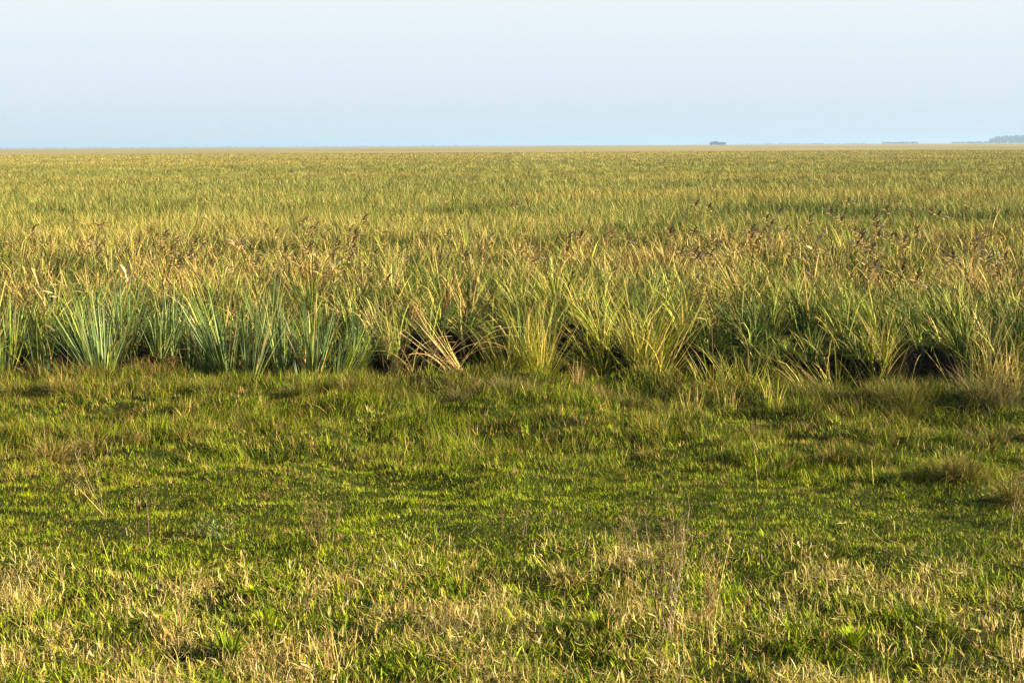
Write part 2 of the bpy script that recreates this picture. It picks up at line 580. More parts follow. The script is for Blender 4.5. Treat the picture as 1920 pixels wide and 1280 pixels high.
# ------------------------------------------------------------------ tall marsh grass
def tall_field(y0, y1, dens, hfun, wfun, segs, seed, name, label, margin=2.0):
    xy = scatter(y0, y1, dens, margin)
    x, y = xy.T
    keep = y > bank_y(x) + .10 + .22 * vnoise(x, y, .3, 41)
    # thin and full places
    keep &= RNG.random(len(x)) < (.12 + 1.35 * vnoise(x, y, .5, 42) if y1 < 60 else .45 + 1.1 * vnoise(x, y, 1.5, 42))
    xy = xy[keep]
    # the blades stand in tufts that fan out from their own middle
    ts = .44 if y1 < 60 else .5 if y1 < 200 else 2.5
    x, y = xy.T
    cx, cy = np.floor(x / ts), np.floor(y / ts)
    tx = (cx + .15 + .7 * _hash(cx, cy, 61)) * ts
    ty = (cy + .15 + .7 * _hash(cx, cy, 62)) * ts
    pull = RNG.uniform(.35, .92, len(x)) if y1 < 60 else RNG.uniform(.0, .35, len(x))
    ddx, ddy = (x - tx) / ts, (y - ty) / ts
    tuft = _hash(cx, cy, 63)
    xy = np.stack([x - (x - tx) * pull, y - (y - ty) * pull], 1)
    sel = RNG.random(len(x)) < (.30 + .9 * tuft if y1 < 60 else .7 + .3 * tuft)
    xy, ddx, ddy, tuft = xy[sel], ddx[sel], ddy[sel], tuft[sel]
    P = on_ground(xy, -.02)
    x, y = xy.T
    N = len(P)
    ex = y - edge_y(x)
    u, v = pix(P + np.array([0, 0, 1.1]))
    hgt = hfun(x, y) * RNG.uniform(.62, 1.12, N)
    hgt *= (.70 + .42 * vnoise(x, y, 1.1, 43)) * (.66 + .56 * tuft) if y1 < 60 else (.82 + .2 * vnoise(x, y, 2.1, 43))
    hgt *= 1 - .25 * np.exp(-np.maximum(y - bank_y(x), 0) / .6)
    hgt -= .22 * notch(x) * np.exp(-np.maximum(y - bank_y(x), 0) / 3)
    ph = fbm(x, y, 1.6, 44) * 9 + 2.2
    az = ph + RNG.normal(0, 1.1, N)
    lod = sstep(.5, .8, vnoise(x, y, 1.7, 45))
    lean = np.abs(RNG.normal(.08, .20, N)) + .5 * lod * RNG.random(N)
    bend = RNG.uniform(.0, .8, N) + .8 * lod * RNG.random(N)
    wind = .22 * sstep(0, 4, x)
    lx = lean * np.cos(az) + ddx * .9 - wind
    ly = lean * np.sin(az) + ddy * .75 + .20 * np.exp(-np.maximum(y - bank_y(x), 0) / .5)
    az, lean = np.arctan2(ly, lx), np.minimum(np.hypot(lx, ly), 1.2)
    names = ['fdeep', 'fgreen', 'fbright', 'flime', 'olive', 'fyellow', 'tan', 'straw', 'blue', 'brown', 'gold', 'greyolive']
    g = fbm(x, y, 2.6, 46)
    pat = fbm(x * .35, y, 9.0, 47)
    mid = sstep(24.5, 28, y) * (1 - sstep(37, 46, y))
    far = sstep(48, 120, y)
    leftside = sstep(0, -6, x) * np.exp(-ex / 3)
    one = np.ones(N)
    Wt = np.stack([.22 * (1 - far), .34 * one * (1.3 - g) + .14 * far, .20 * (1 - .5 * mid) * (1.35 - g) * one, .16 * one * (1 - .5 * far), .16 + .14 * far,
                   .14 * (.4 + g) + .05 * far, .05 + .14 * mid * g + .08 * far * pat, .03 + .12 * mid * g + .03 * far, .10 * (1 - far) + .38 * leftside, .03 + .09 * mid, .05 + .05 * pat, .05 + .30 * far], 1)
    dry = sstep(.50, .62, fbm(x, y, 1.2, 48))
    Wt[:, 6] += (.15 + .18 * mid) * dry * (1 - .6 * far)
    Wt[:, 9] += .14 * mid * dry
    Wt[:, 7] += .20 * dry * (1 - .6 * far)
    cr = cell_random(x, y, .16 if y1 < 60 else .4 if y1 < 200 else 2.0, 71, .62 if y1 < 60 else .3)
    pn = fbm(x * .45, y, 4.5 if y1 < 60 else 11.0, 53)
    gp, sp = sstep(.54, .64, pn), sstep(.46, .36, pn)
    Wt[:, 1] += .45 * gp
    Wt[:, 2] += .25 * gp
    Wt[:, 0] += .25 * gp * (1 - far)
    Wt[:, 5] += .15 * sp
    Wt[:, 3] += .12
    Wt[:, 2] += .10
    Wt[:, 7] += .10 * sp
    Wt[:, 6] += .07 * sp
    bnd = sstep(130, 260, y) * fbm(x * .06, y, 45, 49)
    Wt[:, 6] += .9 * sstep(.46, .6, bnd) + .15 * sstep(250, 400, y)
    Wt[:, 7] += .25 * sstep(130, 300, y)
    Wt[:, 1] += .5 * far * (1 - sstep(.3, .5, bnd))
    col, ci = pick_w(names, Wt, .30 if y1 < 60 else .13, cr)
    rb = sstep(.52, .62, fbm(x * .6, y, 1.9, 55)) * sstep(22.5, 24, y) * (1 - sstep(36, 44, y))
    rusty = (RNG.random(N) < .6 * rb)[:, None]
    col = np.where(rusty, pick([('tan', .5), ('brown', .4), ('straw', .35), ('rust', .12), ('gold', .2)], N), col)
    sm = (.60 * sstep(32, 75, y))[:, None]
    mean = np.array([.185, .185, .046]) * (1 - .5 * (pn[:, None] - .5)) + np.array([.05, .0, .0]) * (sp[:, None])
    col = col * (1 - sm) + mean * sm
    # dark green stands of another sedge
    dk = (RNG.random(N) < .75 * sstep(.56, .66, fbm(x, y, 1.5 if y1 < 60 else 6, 52)))[:, None] & (y < 60)[:, None]
    col = np.where(dk, pick([('fdeep', .6), ('fgreen', .5)], N), col)
    tipm = (RNG.random(N) < .20 * (1 - .6 * sstep(40, 80, y))) & ~dk[:, 0]
    tip = np.where(tipm[:, None], pick([('tan', .5), ('straw', .5), ('yellow', .5)], N), col)
    a = Acc()
    kk = np.where(RNG.random(N) < .4, 4.0, 1.2)
    bend = np.where(kk > 2, bend * 2.4 + .3, bend)
    a.blades(P, hgt, wfun(y) * RNG.uniform(.5, 1.5, N), az, lean, bend, col, tip, segs=segs, power=.45, side=RNG.normal(0, .6, N), kink=kk)
    o = a.build(name, M_GRASS)
    tag(o, kind='stuff', label=label, cat='marsh grass')
    return o


tall_field(19.2, 40, lambda y: 460 if y < 25 else 330, lambda x, y: 1.0 + 0 * y, lambda y: .0165 * (y / 22) ** .5, 5, 1, 'tall_marsh_grass', 'tall mixed green and tan marsh grass beyond the ditch')
tall_field(40, 110, lambda y: 620 * (40 / y) ** 1.9, lambda x, y: 1.10 - .28 * sstep(70, 110, y), lambda y: .0095 * (y / 22) ** 1.15, 3, 2, 'tall_meadow_grass', 'even yellow-green tall grass in the middle of the plain', 4)
tall_field(110, 460, lambda y: 120 * (110 / y) ** 2.0, lambda x, y: .85 - .40 * sstep(110, 300, y), lambda y: .042 * (y / 110) ** 1.1, 2, 3, 'far_plain_grass', 'far yellow-tan grass of the plain below the horizon', 8)


# dead stems and roots on the ditch soil, which is painted dark as shade
n = 9500
x = RNG.uniform(-8.5, 8.5, n)
y = edge_y(x) + RNG.uniform(-.45, 1.0, n) * (.35 + 1.5 * notch(x))
P = np.stack([x, y, gz(x, y)], 1)
a = Acc()
a.blades(P, RNG.uniform(.06, .32, n), RNG.uniform(.003, .009, n), RNG.uniform(0, 6.28, n), RNG.uniform(.2, 1.5, n), RNG.uniform(0, 1.4, n), pick([('brown', .5), ('tan', .2), ('gold', .2), ('deep', .3), ('green', .3), ('olive', .3)], n, .3), segs=3)
n = 1500
x = RNG.uniform(-8.5, 8.5, n)
y = bank_y(x) + RNG.uniform(.02, .30, n)
sel = RNG.random(n) < .15 + .9 * vnoise(x, y, .22, 57)
x, y = x[sel], y[sel]
n = len(x)
P = np.stack([x, y, gz(x, y)], 1)
a.blades(P, RNG.uniform(.25, .85, n), RNG.uniform(.008, .017, n), -math.pi / 2 + RNG.normal(-.35, .8, n), RNG.uniform(.35, 1.15, n), RNG.uniform(.4, 1.6, n), pick([('fgreen', .4), ('fdeep', .3), ('olive', .2), ('tan', .15), ('straw', .12), ('brown', .2), ('fbright', .2), ('flime', .12)], n, .3), segs=5)
o = a.build('ditch_edge_grass', M_DRY)
tag(o, kind='stuff', label='dead stems and hanging blades over the ditch soil painted dark with shade', cat='dead grass')

# ------------------------------------------------------------------ clump builders
def local(n, rad, cx=0, cy=0):
    r = rad * np.sqrt(RNG.random(n))
    t = RNG.uniform(0, 2 * math.pi, n)
    return np.stack([cx + r * np.cos(t), cy + r * np.sin(t), np.full(n, -.02)], 1), t, r / max(rad, 1e-6)


MPX = lambda y: y / FPX      # metres per photograph pixel at distance y


def sword(u, v, hpx, spread, nleaf, tone, broad, label, tilt=0.0, wide=1.0):
    v += drop(u)
    hpx *= .93
    x, y = at(u, v)
    z = g1(x, y)
    k = MPX(y)
    h = hpx * k * 1.14
    t = thing('sword_leaf_plant', label, 'marsh plant', (x, y, z - .01), 'sword-leaved plants along the ditch')
    nleaf = int(nleaf * 1.05)
    P, th, rr = local(nleaf, .045 + .05 * wide)
    lean = RNG.uniform(.02, 1.0, nleaf) ** 1.15 * spread
    col = pick(tone, nleaf, .16)
    base = col * .72 + PAL['flime'] * .28
    L = h * RNG.uniform(.62, 1.08, nleaf) * (1 - .12 * lean)
    # tilt leans the fan sideways
    az = th + RNG.normal(0, .25, nleaf)
    a = Acc()
    dx = np.sin(lean) * np.cos(az) + tilt
    dy = np.sin(lean) * np.sin(az)
    az2 = np.arctan2(dy, dx)
    lean2 = np.minimum(np.hypot(dx, dy), 1.25)
    a.blades(P, L, RNG.uniform(.013, .030, nleaf), az2, lean2, RNG.uniform(0, .18, nleaf), base, col, segs=5, power=.75)
    a.build('foliage', M_SWORD, t)
    for (bt, bl, bh, bw) in broad:            # the wide pale leaves that stand out
        b = Acc()
        ang = 0 if bl >= 0 else math.pi
        b.blades(np.array([[bt * k, -.05, -.01]]), h * bh, bw, ang, abs(bl), .04, PAL['flime'] * .8 + .03, PAL['bluelight'], segs=7, twist=.25, power=.55)
        b.build('broad_leaf', M_SWORD, t)
    c = Acc()                                 # dead outer leaves lying at the foot
    n = 26
    P, th, _ = local(n, .08)
    c.blades(P, RNG.uniform(.25, .95, n) * h / 1.1, RNG.uniform(.009, .020, n), th, RNG.uniform(.25, 1.3, n), RNG.uniform(.3, 1.9, n), pick([('tan', .5), ('brown', .4), ('gold', .4)], n), segs=4)
    c.build('dead_leaves', M_DRY, t)
    return t


BL = [('blue', .42), ('bluelight', .36), ('fgreen', .2), ('flime', .06), ('deep', .12), ('tan', .05)]
BG = [('blue', .3), ('green', .4), ('bright', .3)]
sword(2, 692, 150, .62, 60, BG, [(0, .12, .9, .03)], 'bright green sword-leaved plant half outside the frame')
sword(84, 700, 66, .95, 26, [('bluelight', .6), ('blue', .4)], [(-6, -.35, .9, .022), (8, .5, .9, .022)], 'small blue-green leaf rosette spreading low beside a tan tussock')
sword(190, 704, 205, .62, 90, BL, [(-2, -.06, .55, .03), (4, .04, .5, .028)], 'dark blue-green sword-leaved plant rising out of the black hollow', -.16)
sword(236, 668, 165, .5, 60, BL, [], 'upright blue-green leaf clump behind the plant in the black hollow', .02)
sword(262, 676, 100, .75, 36, BG, [], 'low arching sword-leaved plant with leaves leaning over the hollow', -.32)
sword(298, 670, 112, .6, 34, BL, [(0, -.09, 1.0, .038), (22, .35, .7, .026)], 'sword-leaved plant with one wide pale leaf between the two tallest groups')
sword(425, 682, 186, .5, 80, BL, [(-8, -.22, .95, .024)], 'tall blue-green plant fanning over the dark recess beside the palest leaf', -.2)
sword(470, 690, 192, .5, 56, BL, [(-3, -.10, 1.02, .05), (12, .10, .8, .04), (20, .38, .6, .035)], 'tall sword-leaved plant with the thickest pale upright leaf', .06)
sword(532, 676, 168, .42, 56, BL, [(0, .02, .95, .028)], 'narrow upright sword-leaved plant between the thick pale leaf and the forked one')
sword(590, 684, 176, .62, 70, BL, [(-8, -.06, 1.0, .042), (8, .12, 1.0, .042)], 'sword-leaved plant with two pale leaves forking in a narrow V', .08)
sword(632, 682, 150, .75, 66, BG, [(10, .5, 1.1, .026)], 'sword-leaved plant leaning out towards the flattened yellow clump', .38)
sword(568, 708, 52, 1.1, 26, BG, [], 'short splayed leaf rosette at the foot of the forked plant')
sword(350, 662, 150, .55, 50, BL, [], 'blue-green leaf clump filling the gap beside the wide pale leaf', .0)

SW2 = [(20, 668, 120, .45, 'blue-green sword-leaved plant close behind the half-seen green one'),
       (150, 664, 120, .6, 'dusky sword-leaved plant at the back of the black hollow beside the dead thistle'),
       (318, 664, 150, .42, 'upright blue-green clump rising behind the wide pale leaf'),
       (392, 662, 150, .5, 'dense blue-green clump at the back of the narrow dark recess'),
       (505, 664, 165, .34, 'tall thin-leaved blue-green clump between the two biggest sword plants'),
       (614, 666, 140, .55, 'grey-green clump just past the forked sword-leaved plant'),
       (664, 672, 110, .65, 'last grey-green sword-leaved clump before the flattened yellow grass')]
for (u_, v_, h_, s_, lab_) in SW2:
    sword(u_, v_, h_, s_, 48, BL + [('fgreen', .3), ('flime', .15), ('tan', .08)], [], lab_, RNG.uniform(-.08, .08))


def clump(name, label, cat, u, v, hpx, rad_px, n, tone, spread=.35, bend=(.2, .9), tilt=(0, 0), width=.008, thatch=0, tips=None, group=None, segs=5, hmin=.3, mess=.28):
    if cat in ('grass clump', 'straw', 'reeds'):
        v += drop(u) * (1 if v < 720 else .5)
    x, y = at(u, v)
    z = g1(x, y)
    k = MPX(y)
    t = thing(name, label, cat, (x, y, z - .01), group)
    P, th, rr = local(n, rad_px * k * .55)
    P[:, 2] = gz(P[:, 0] + x, P[:, 1] + y) - z - .02
    spread = spread * .8
    dx = np.cos(th) * rr * spread + RNG.normal(0, mess, n) + tilt[0]
    dy = np.sin(th) * rr * spread + RNG.normal(0, mess, n) + tilt[1]
    col = pick(tone, n, .2)
    tip = col if tips is None else np.where((RNG.random(n) < .5)[:, None], pick(tips, n), col)
    kk = np.where(RNG.random(n) < .3, 4.0, 1.2)
    a = Acc()
    a.blades(P, hpx * k * RNG.uniform(hmin, 1.08, n) * 1.08, width * RNG.uniform(.6, 1.4, n), np.arctan2(dy, dx), np.minimum(np.hypot(dx, dy), 1.4), np.where(kk > 2, 2.0, 1.0) * RNG.uniform(*bend, n), col, tip, segs=segs, side=RNG.normal(0, .5, n), kink=kk)
    a.build('foliage', M_GRASS, t)
    if thatch > 45:
        c = Acc()
        P, th, rr = local(thatch, rad_px * k * .6)
        P[:, 2] = gz(P[:, 0] + x, P[:, 1] + y) - z - .01
        c.blades(P, hpx * k * RNG.uniform(.2, .55, thatch), width * RNG.uniform(.6, 1.3, thatch), th, RNG.uniform(.2, 1.1, thatch), RNG.uniform(.2, 1.2, thatch), pick([('tan', .5), ('brown', .3), ('straw', .3), ('gold', .3)], thatch), segs=4)
        c.build('thatch', M_DRY, t)
    return t


YG = [('lime', .35), ('yellow', .4), ('bright', .3), ('green', .2), ('straw', .12)]
GR = [('green', .4), ('bright', .4), ('lime', .3), ('olive', .2)]
TIP = [('tan', .5), ('straw', .5)]
YG = YG + [('green', .3)]
G = 'tall grass clumps along the ditch'
clump('grass_clump', 'flattened yellow-green grass clump lying over the ditch lip', 'grass clump', 702, 694, 62, 44, 170, YG, .5, (.4, 1.1), (.75, -.25), .009, 40, TIP, G)
clump('grass_clump', 'stiff bunch of upright lime green stems beside a broad green leaf', 'grass clump', 1012, 690, 175, 34, 200, [('lime', .5), ('yellow', .4), ('bright', .2)], .12, (.0, .4), (.02, 0), .010, 20, TIP, G)
clump('grass_clump', 'pale fountain-shaped grass clump spilling yellow blades above the tan straw tuft', 'grass clump', 1125, 672, 170, 44, 240, YG, .35, (.4, 1.3), (-.30, 0), .011, 50, TIP, G)
clump('grass_clump', 'biggest yellow-green grass clump, spreading wide beside the square black hollow', 'grass clump', 1212, 684, 180, 55, 300, YG, .38, (.1, .9), (.10, 0), .013, 70, TIP, G)
clump('grass_clump', 'small lime green blades splayed over the edge of the square black hollow', 'grass clump', 1240, 690, 70, 18, 40, [('lime', .6), ('bright', .5)], .8, (.1, .5), (.35, 0), .009, 0, None, G)
clump('grass_clump', 'bright green grass clump overhanging the square black hollow', 'grass clump', 1338, 694, 140, 34, 170, [('bright', .5), ('lime', .4), ('green', .3), ('yellow', .2)], .4, (.3, 1.0), (-.16, 0), .011, 20, TIP, G)
clump('grass_clump', 'green clump with golden tips between the bright one and the leaning one', 'grass clump', 1395, 690, 130, 50, 220, GR + [('yellow', .3)], .35, (.1, .6), (0, 0), .009, 20, TIP, G)
clump('grass_clump', 'dark green grass clump leaning hard over the long shaded hollow', 'grass clump', 1555, 706, 180, 50, 240, [('green', .5), ('olive', .3), ('yellow', .25), ('deep', .3)], .25, (.1, .7), (-.60, -.05), .013, 40, TIP, G)
clump('grass_clump', 'golden grass clump above the widest black gap', 'grass clump', 1650, 678, 130, 50, 220, YG + [('tan', .3)], .35, (.1, .7), (.0, 0), .009, 40, TIP, G)
clump('grass_clump', 'few bright green blades slanting out of the widest black gap', 'grass clump', 1772, 716, 80, 14, 26, [('bright', .6), ('lime', .5)], .25, (.1, .4), (-.55, 0), .012, 0, None, G)
clump('grass_clump', 'straw-coloured clump of broken dry reeds above the feathery tussock', 'grass clump', 1838, 690, 135, 52, 260, [('straw', .5), ('tan', .5), ('yellow', .3), ('bright', .2)], .4, (-.2, .6), (-.12, 0), .009, 60, TIP, G)
clump('grass_clump', 'dry reed clump cut by the frame beside the broken straw clump', 'grass clump', 1905, 700, 150, 40, 220, [('straw', .4), ('tan', .4), ('yellow', .3), ('green', .4)], .35, (-.1, .6), (.05, 0), .009, 40, TIP, G)
clump('grass_clump', 'green grass leaning over the dark ditch behind the fallen straw', 'grass clump', 955, 672, 140, 52, 220, GR, .4, (.1, .7), (-.10, 0), .007, 30, TIP, G)
clump('grass_clump', 'thin green grass with brown stems standing behind the flattened yellow clump', 'grass clump', 735, 672, 120, 36, 130, [('green', .4), ('olive', .3), ('tan', .3), ('blue', .2)], .4, (.1, .6), (.05, 0), .007, 30, TIP, G)
clump('grass_clump', 'short fresh green tuft in the black hollow below the brown bent stems', 'grass clump', 806, 702, 46, 16, 34, [('bright', .6), ('green', .4)], .6, (.1, .5), (-.05, 0), .010, 0, None, G)
clump('grass_clump', 'dim green clump at the shaded back of the long hollow', 'grass clump', 1470, 676, 110, 50, 200, GR + [('deep', .3)], .4, (.1, .7), (-.12, 0), .009, 20, None, G)
clump('reed_tuft', 'short yellow and green reeds with two broken tops on the ditch lip', 'reeds', 1448, 758, 82, 26, 60, [('lime', .5), ('yellow', .4), ('straw', .3), ('bright', .3)], .2, (-.1, .3), (0, 0), .011, 20, TIP, 'short reed tufts on the ditch lip')
clump('reed_tuft', 'short yellow reeds mixed with dead leaves below the bright green clump', 'reeds', 1300, 752, 60, 32, 60, [('lime', .3), ('yellow', .4), ('straw', .4), ('tan', .3)], .2, (-.1, .4), (0, 0), .010, 30, TIP, 'short reed tufts on the ditch lip')
clump('reed_tuft', 'sparse dry reeds standing between the two short reed tufts', 'reeds', 1365, 750, 58, 30, 50, [('yellow', .4), ('tan', .4), ('green', .4)], .2, (-.1, .4), (0, 0), .009, 20, TIP, 'short reed tufts on the ditch lip')
clump('straw_tuft', 'narrow tan straw tuft standing on the ditch lip', 'straw', 1082, 712, 62, 16, 70, [('tan', .6), ('straw', .3), ('gold', .2)], .15, (-.1, .25), (.0, 0), .007, 20, None)

# the fallen straw fan and the brown bent stems
x, y = at(893, 688)
t = thing('fallen_straw', 'fan of pale fallen straw pointing up from the ditch lip', 'straw', (x, y, g1(x, y)))
a = Acc()
n = 34
P, th, rr = local(n, .05)
a.blades(P + np.array([0, -.1, .08]), RNG.uniform(.6, 1.55, n), RNG.uniform(.010, .018, n), math.pi + RNG.normal(0, .35, n), RNG.uniform(.6, 1.05, n), RNG.uniform(-.35, .15, n), pick([('straw', .6), ('pale', .3), ('tan', .4), ('yellow', .2)], n), segs=6)
a.build('straw', M_DRY, t)
a = Acc()
n = 40
P, th, rr = local(n, .13, .05, -.05)
a.blades(P, RNG.uniform(.08, .25, n), .007, th, RNG.uniform(.2, 1.2, n), RNG.uniform(.3, 1.2, n), pick([('tan', .5), ('brown', .5), ('gold', .3)], n), segs=3)
a.build('thatch', M_DRY, t)
x, y = at(800, 700)
t = thing('bent_stalk', 'tangle of brown bent stalks arching over the dark ditch', 'dead stalks', (x, y, g1(x, y)))
for q in range(20):
    b = Acc()
    P = np.array([[RNG.uniform(-.5, .55), RNG.uniform(-.25, .25), .15]])
    b.stems(P, RNG.uniform(.7, 1.35), RNG.choice([0, math.pi]) + RNG.normal(0, .4), RNG.uniform(.0, .5), RNG.uniform(.7, 2.0), .0065, .003, pick([('straw', .4), ('tan', .4), ('brown', .25)], 1), segs=8, side=np.array([RNG.normal(0, .4)]))
    b.build('stalk', M_DRY, t)
b = Acc()
n = 30
P = np.array([[-.32, -.1, .80]]) + RNG.normal(0, .03, (n, 3))
b.blades(P, RNG.uniform(.08, .24, n), .006, RNG.uniform(0, 6.28, n), RNG.uniform(.6, 2.4, n), RNG.uniform(0, .9, n), pick([('pale', .4), ('straw', .4), ('tan', .4)], n), segs=3)
b.build('dry_tassel', M_DRY, t)

# broad green leaves in the ditch
def broadleaf(u, v, label, leaves, z0=0.0):
    x, y = at(u, v)
    t = thing('broad_leaf_plant', label, 'plant', (x, y, g1(x, y)))
    s = Acc()
    for (az, ln, h, L, w) in leaves:
        pts = s.stems(np.array([[0, 0, 0.]]), h, az, ln, .1, .004, .003, PAL['green'], segs=3)
        b = Acc()
        b.blades(pts[:, -1], L, w, az, 1.15, .7, PAL['green'] * 1.3, PAL['bright'], segs=6, twist=0., belly=True)
        b.build('leaf', M_GRASS, t)
    s.build('stem', M_GRASS, t)


broadleaf(1090, 680, 'dark green arrow-shaped leaves inside the hollow beside the fountain-shaped clump', [(math.pi + .3, .2, .36, .22, .10), (-.2, .25, .28, .24, .11), (-1.2, .4, .2, .2, .09), (2.4, .3, .45, .2, .09)])
broadleaf(972, 690, 'single oval green leaf low beside the stiff lime green stems', [(-.9, .2, .24, .13, .07), (2.4, .3, .2, .1, .05)])


# ------------------------------------------------------------------ meadow tussocks
TONES = dict(
    greybrown=[('greyolive', .5), ('grey', .3), ('olive', .3), ('tan', .15)],
    tan=[('tan', .5), ('gold', .4), ('olive', .3), ('straw', .2)],
    olive=[('olive', .6), ('green', .3), ('greyolive', .4), ('gold', .15)],
    green=[('green', .5), ('bright', .4), ('olive', .3), ('lime', .15)],
    gold=[('gold', .4), ('fyellow', .15), ('olive', .5), ('tan', .2), ('green', .2)],
    browngold=[('brown', .3), ('gold', .5), ('tan', .5), ('olive', .2)],
    brown=[('brown', .5), ('tan', .3), ('gold', .3), ('olive', .2)],
    orange=[('tan', .6), ('rust', .3), ('straw', .3)],
    straw=[('straw', .5), ('tan', .4), ('pale', .25), ('lime', .2), ('green', .2)],
)
TUS = [
    (968, 752, 62, 86, 'greybrown', 560, .0042, 'large shaggy grey-brown tussock bulging below the fallen straw'),
    (118, 744, 46, 60, 'tan', 330, .0045, 'tan tussock with combed-over dry blades below the black hollow'),
    (70, 716, 46, 44, 'tan', 220, .0045, 'short tan tussock under the small blue-green rosette'),
    (28, 742, 40, 46, 'olive', 240, .0045, 'olive tussock near the frame edge below the half-seen green plant'),
    (1690, 776, 112, 78, 'olive', 560, .0042, 'tall soft olive tussock standing before the widest black gap'),
    (1850, 770, 104, 88, 'greybrown', 600, .0042, 'wide feathery tussock below the broken straw clump'),
    (1552, 760, 62, 74, 'olive', 380, .0045, 'rounded olive tussock under the hard-leaning green clump'),
    (1180, 752, 44, 52, 'olive', 260, .0045, 'low olive tussock under the biggest yellow-green clump'),
    (1130, 742, 40, 44, 'greybrown', 220, .0045, 'low grey tussock between the tan straw tuft and an olive one'),
    (92, 862, 78, 74, 'browngold', 330, .0040, 'brown-gold dry grass tuft beside a tall single stalk'),
    (176, 846, 66, 50, 'brown', 200, .0040, 'thin brown grass tuft between the brown-gold tuft and the crooked twig'),
    (250, 838, 52, 42, 'gold', 180, .0042, 'gold tuft with darker upright stems on the green meadow'),
    (346, 792, 34, 18, 'orange', 46, .005, 'little stubby tuft of orange straw'),
    (348, 834, 46, 40, 'gold', 180, .0045, 'gold-green tuft below the stubby orange straw'),
    (400, 748, 52, 52, 'olive', 280, .0045, 'olive tussock below the tallest pale sword leaf'),
    (330, 724, 38, 46, 'olive', 220, .0045, 'dark olive tussock behind a folded dry reed'),
    (560, 748, 46, 50, 'olive', 260, .0045, 'soft olive tussock below the forked sword-leaved plant'),
    (650, 742, 40, 46, 'brown', 220, .0045, 'brownish tussock below the flattened yellow clump'),
    (770, 738, 40, 46, 'olive', 220, .0045, 'low olive tussock under the brown bent stalks'),
    (862, 742, 38, 40, 'greybrown', 190, .0045, 'small grey tussock touching the large shaggy one'),
    (790, 786, 42, 20, 'tan', 80, .0045, 'narrow tan tuft upright in the short green grass'),
    (1796, 912, 74, 90, 'gold', 520, .0045, 'broad gold-green tussock, largest of the open meadow'),
    (1722, 910, 52, 54, 'green', 280, .0045, 'green tussock with a black hole at its side'),
    (1632, 872, 46, 62, 'olive', 300, .0045, 'olive tussock beside a thin pale stalk'),
    (1560, 868, 50, 56, 'gold', 280, .0045, 'golden-topped tussock casting a long dark shade on green grass'),
    (1478, 858, 30, 40, 'green', 170, .0045, 'small green tussock above the thin curved stalk'),
    (1892, 950, 84, 50, 'gold', 260, .0042, 'upright gold grass tuft cut by the frame on the open meadow'),
    (1780, 836, 44, 50, 'green', 220, .0045, 'green tussock behind the broad gold-green one'),
    (1866, 834, 46, 46, 'olive', 220, .0045, 'dark olive tussock under the wide feathery one'),
    (1062, 1092, 58, 62, 'straw', 240, .0065, 'dry straw tuft casting a long shadow over short grass'),
    (1882, 1122, 48, 42, 'straw', 150, .006, 'half-dry tuft at the end of the longest shadow'),
    (1215, 850, 34, 46, 'gold', 180, .0045, 'small gold tussock in the middle of the green meadow'),
    (1128, 908, 26, 40, 'green', 150, .0045, 'low green hummock with a dark shadow in the mown-looking grass'),
    (975, 866, 28, 44, 'green', 170, .0045, 'flat green hummock above the mown-looking grass'),
    (880, 866, 28, 38, 'gold', 150, .0045, 'flat gold hummock beside the flat green one'),
    (500, 932, 26, 44, 'brown', 170, .0045, 'low brown hummock with a dark shade in bright grass'),
    (1500, 930, 26, 40, 'olive', 150, .0045, 'low olive hummock below the small green tussock'),
    (1260, 770, 40, 50, 'olive', 220, .0045, 'olive tussock under the short yellow reeds'),
    (1420, 800, 34, 50, 'brown', 200, .0045, 'brown tussock below the reeds with broken tops'),
    (480, 800, 30, 44, 'green', 190, .0045, 'green tussock at the upper end of the open meadow'),
    (640, 806, 30, 40, 'gold', 160, .0045, 'pale gold tussock beside the open green meadow'),
]
for (u, v, hp, wp, tone, n, wd, lab) in TUS:
    clump('grass_tussock', lab, 'tussock', u, v, min(hp * 1.1, 88), wp * (.62 if v > 780 else .85), int(n * (2.4 if v > 780 else 3.2)), TONES[tone] + [('olive', .45), ('greyolive', .3), ('brown', .2), ('green', .2), ('deep', .25)], .6, (.2, 1.9), (-.06, 0), wd * 1.15, 0, None, 'grass tussocks on the meadow', 4, .15, .42)


# ------------------------------------------------------------------ dry weeds and stalks
def weed(name, label, u, v, hpx, nst, spread, tone, twigs, tilt=0., r=.0022, fuzz=.10, cat='dry weed', group=None, width_px=10):
    x, y = at(u, v)
    k = MPX(y)
    h = hpx * k
    r = r * 1.45
    t = thing(name, label, cat, (x, y, g1(x, y) - .01), group)
    for q in range(nst):
        a = Acc()
        bx = RNG.uniform(-1, 1) * width_px * k
        ln = tilt + RNG.normal(0, spread)
        hh = h * RNG.uniform(.7, 1.05)
        pts = a.stems(np.array([[bx, RNG.normal(0, width_px * k * .5), 0]]), hh, (0 if ln > 0 else math.pi) + RNG.normal(0, .5), abs(ln), RNG.uniform(-.1, .25), r, r * .4, pick(tone, 1, .15), segs=7, side=np.array([RNG.normal(0, .6)]))
        if twigs:
            n = twigs
            f = RNG.uniform(.35, 1.0, n) * 6.999
            i = f.astype(int)
            fr = (f - i)[:, None]
            base = pts[0][i] * (1 - fr) + pts[0][i + 1] * fr
            p2 = a.stems(base, fuzz * h * RNG.uniform(.4, 1.3, n), RNG.uniform(0, 6.28, n), RNG.uniform(.3, .9, n), RNG.uniform(-.4, .3, n), r * .42, r * .2, pick(tone, n, .15), segs=2)
            n2 = n * 3
            j = RNG.integers(0, n, n2)
            a.stems(p2[j, 1 + RNG.integers(0, 2, n2)], fuzz * h * RNG.uniform(.15, .5, n2), RNG.uniform(0, 6.28, n2), RNG.uniform(.2, 1.1, n2), 0, r * .32, r * .15, pick(tone, n2, .15), segs=1)
        a.build('stalk', M_STEM, t)
    return t


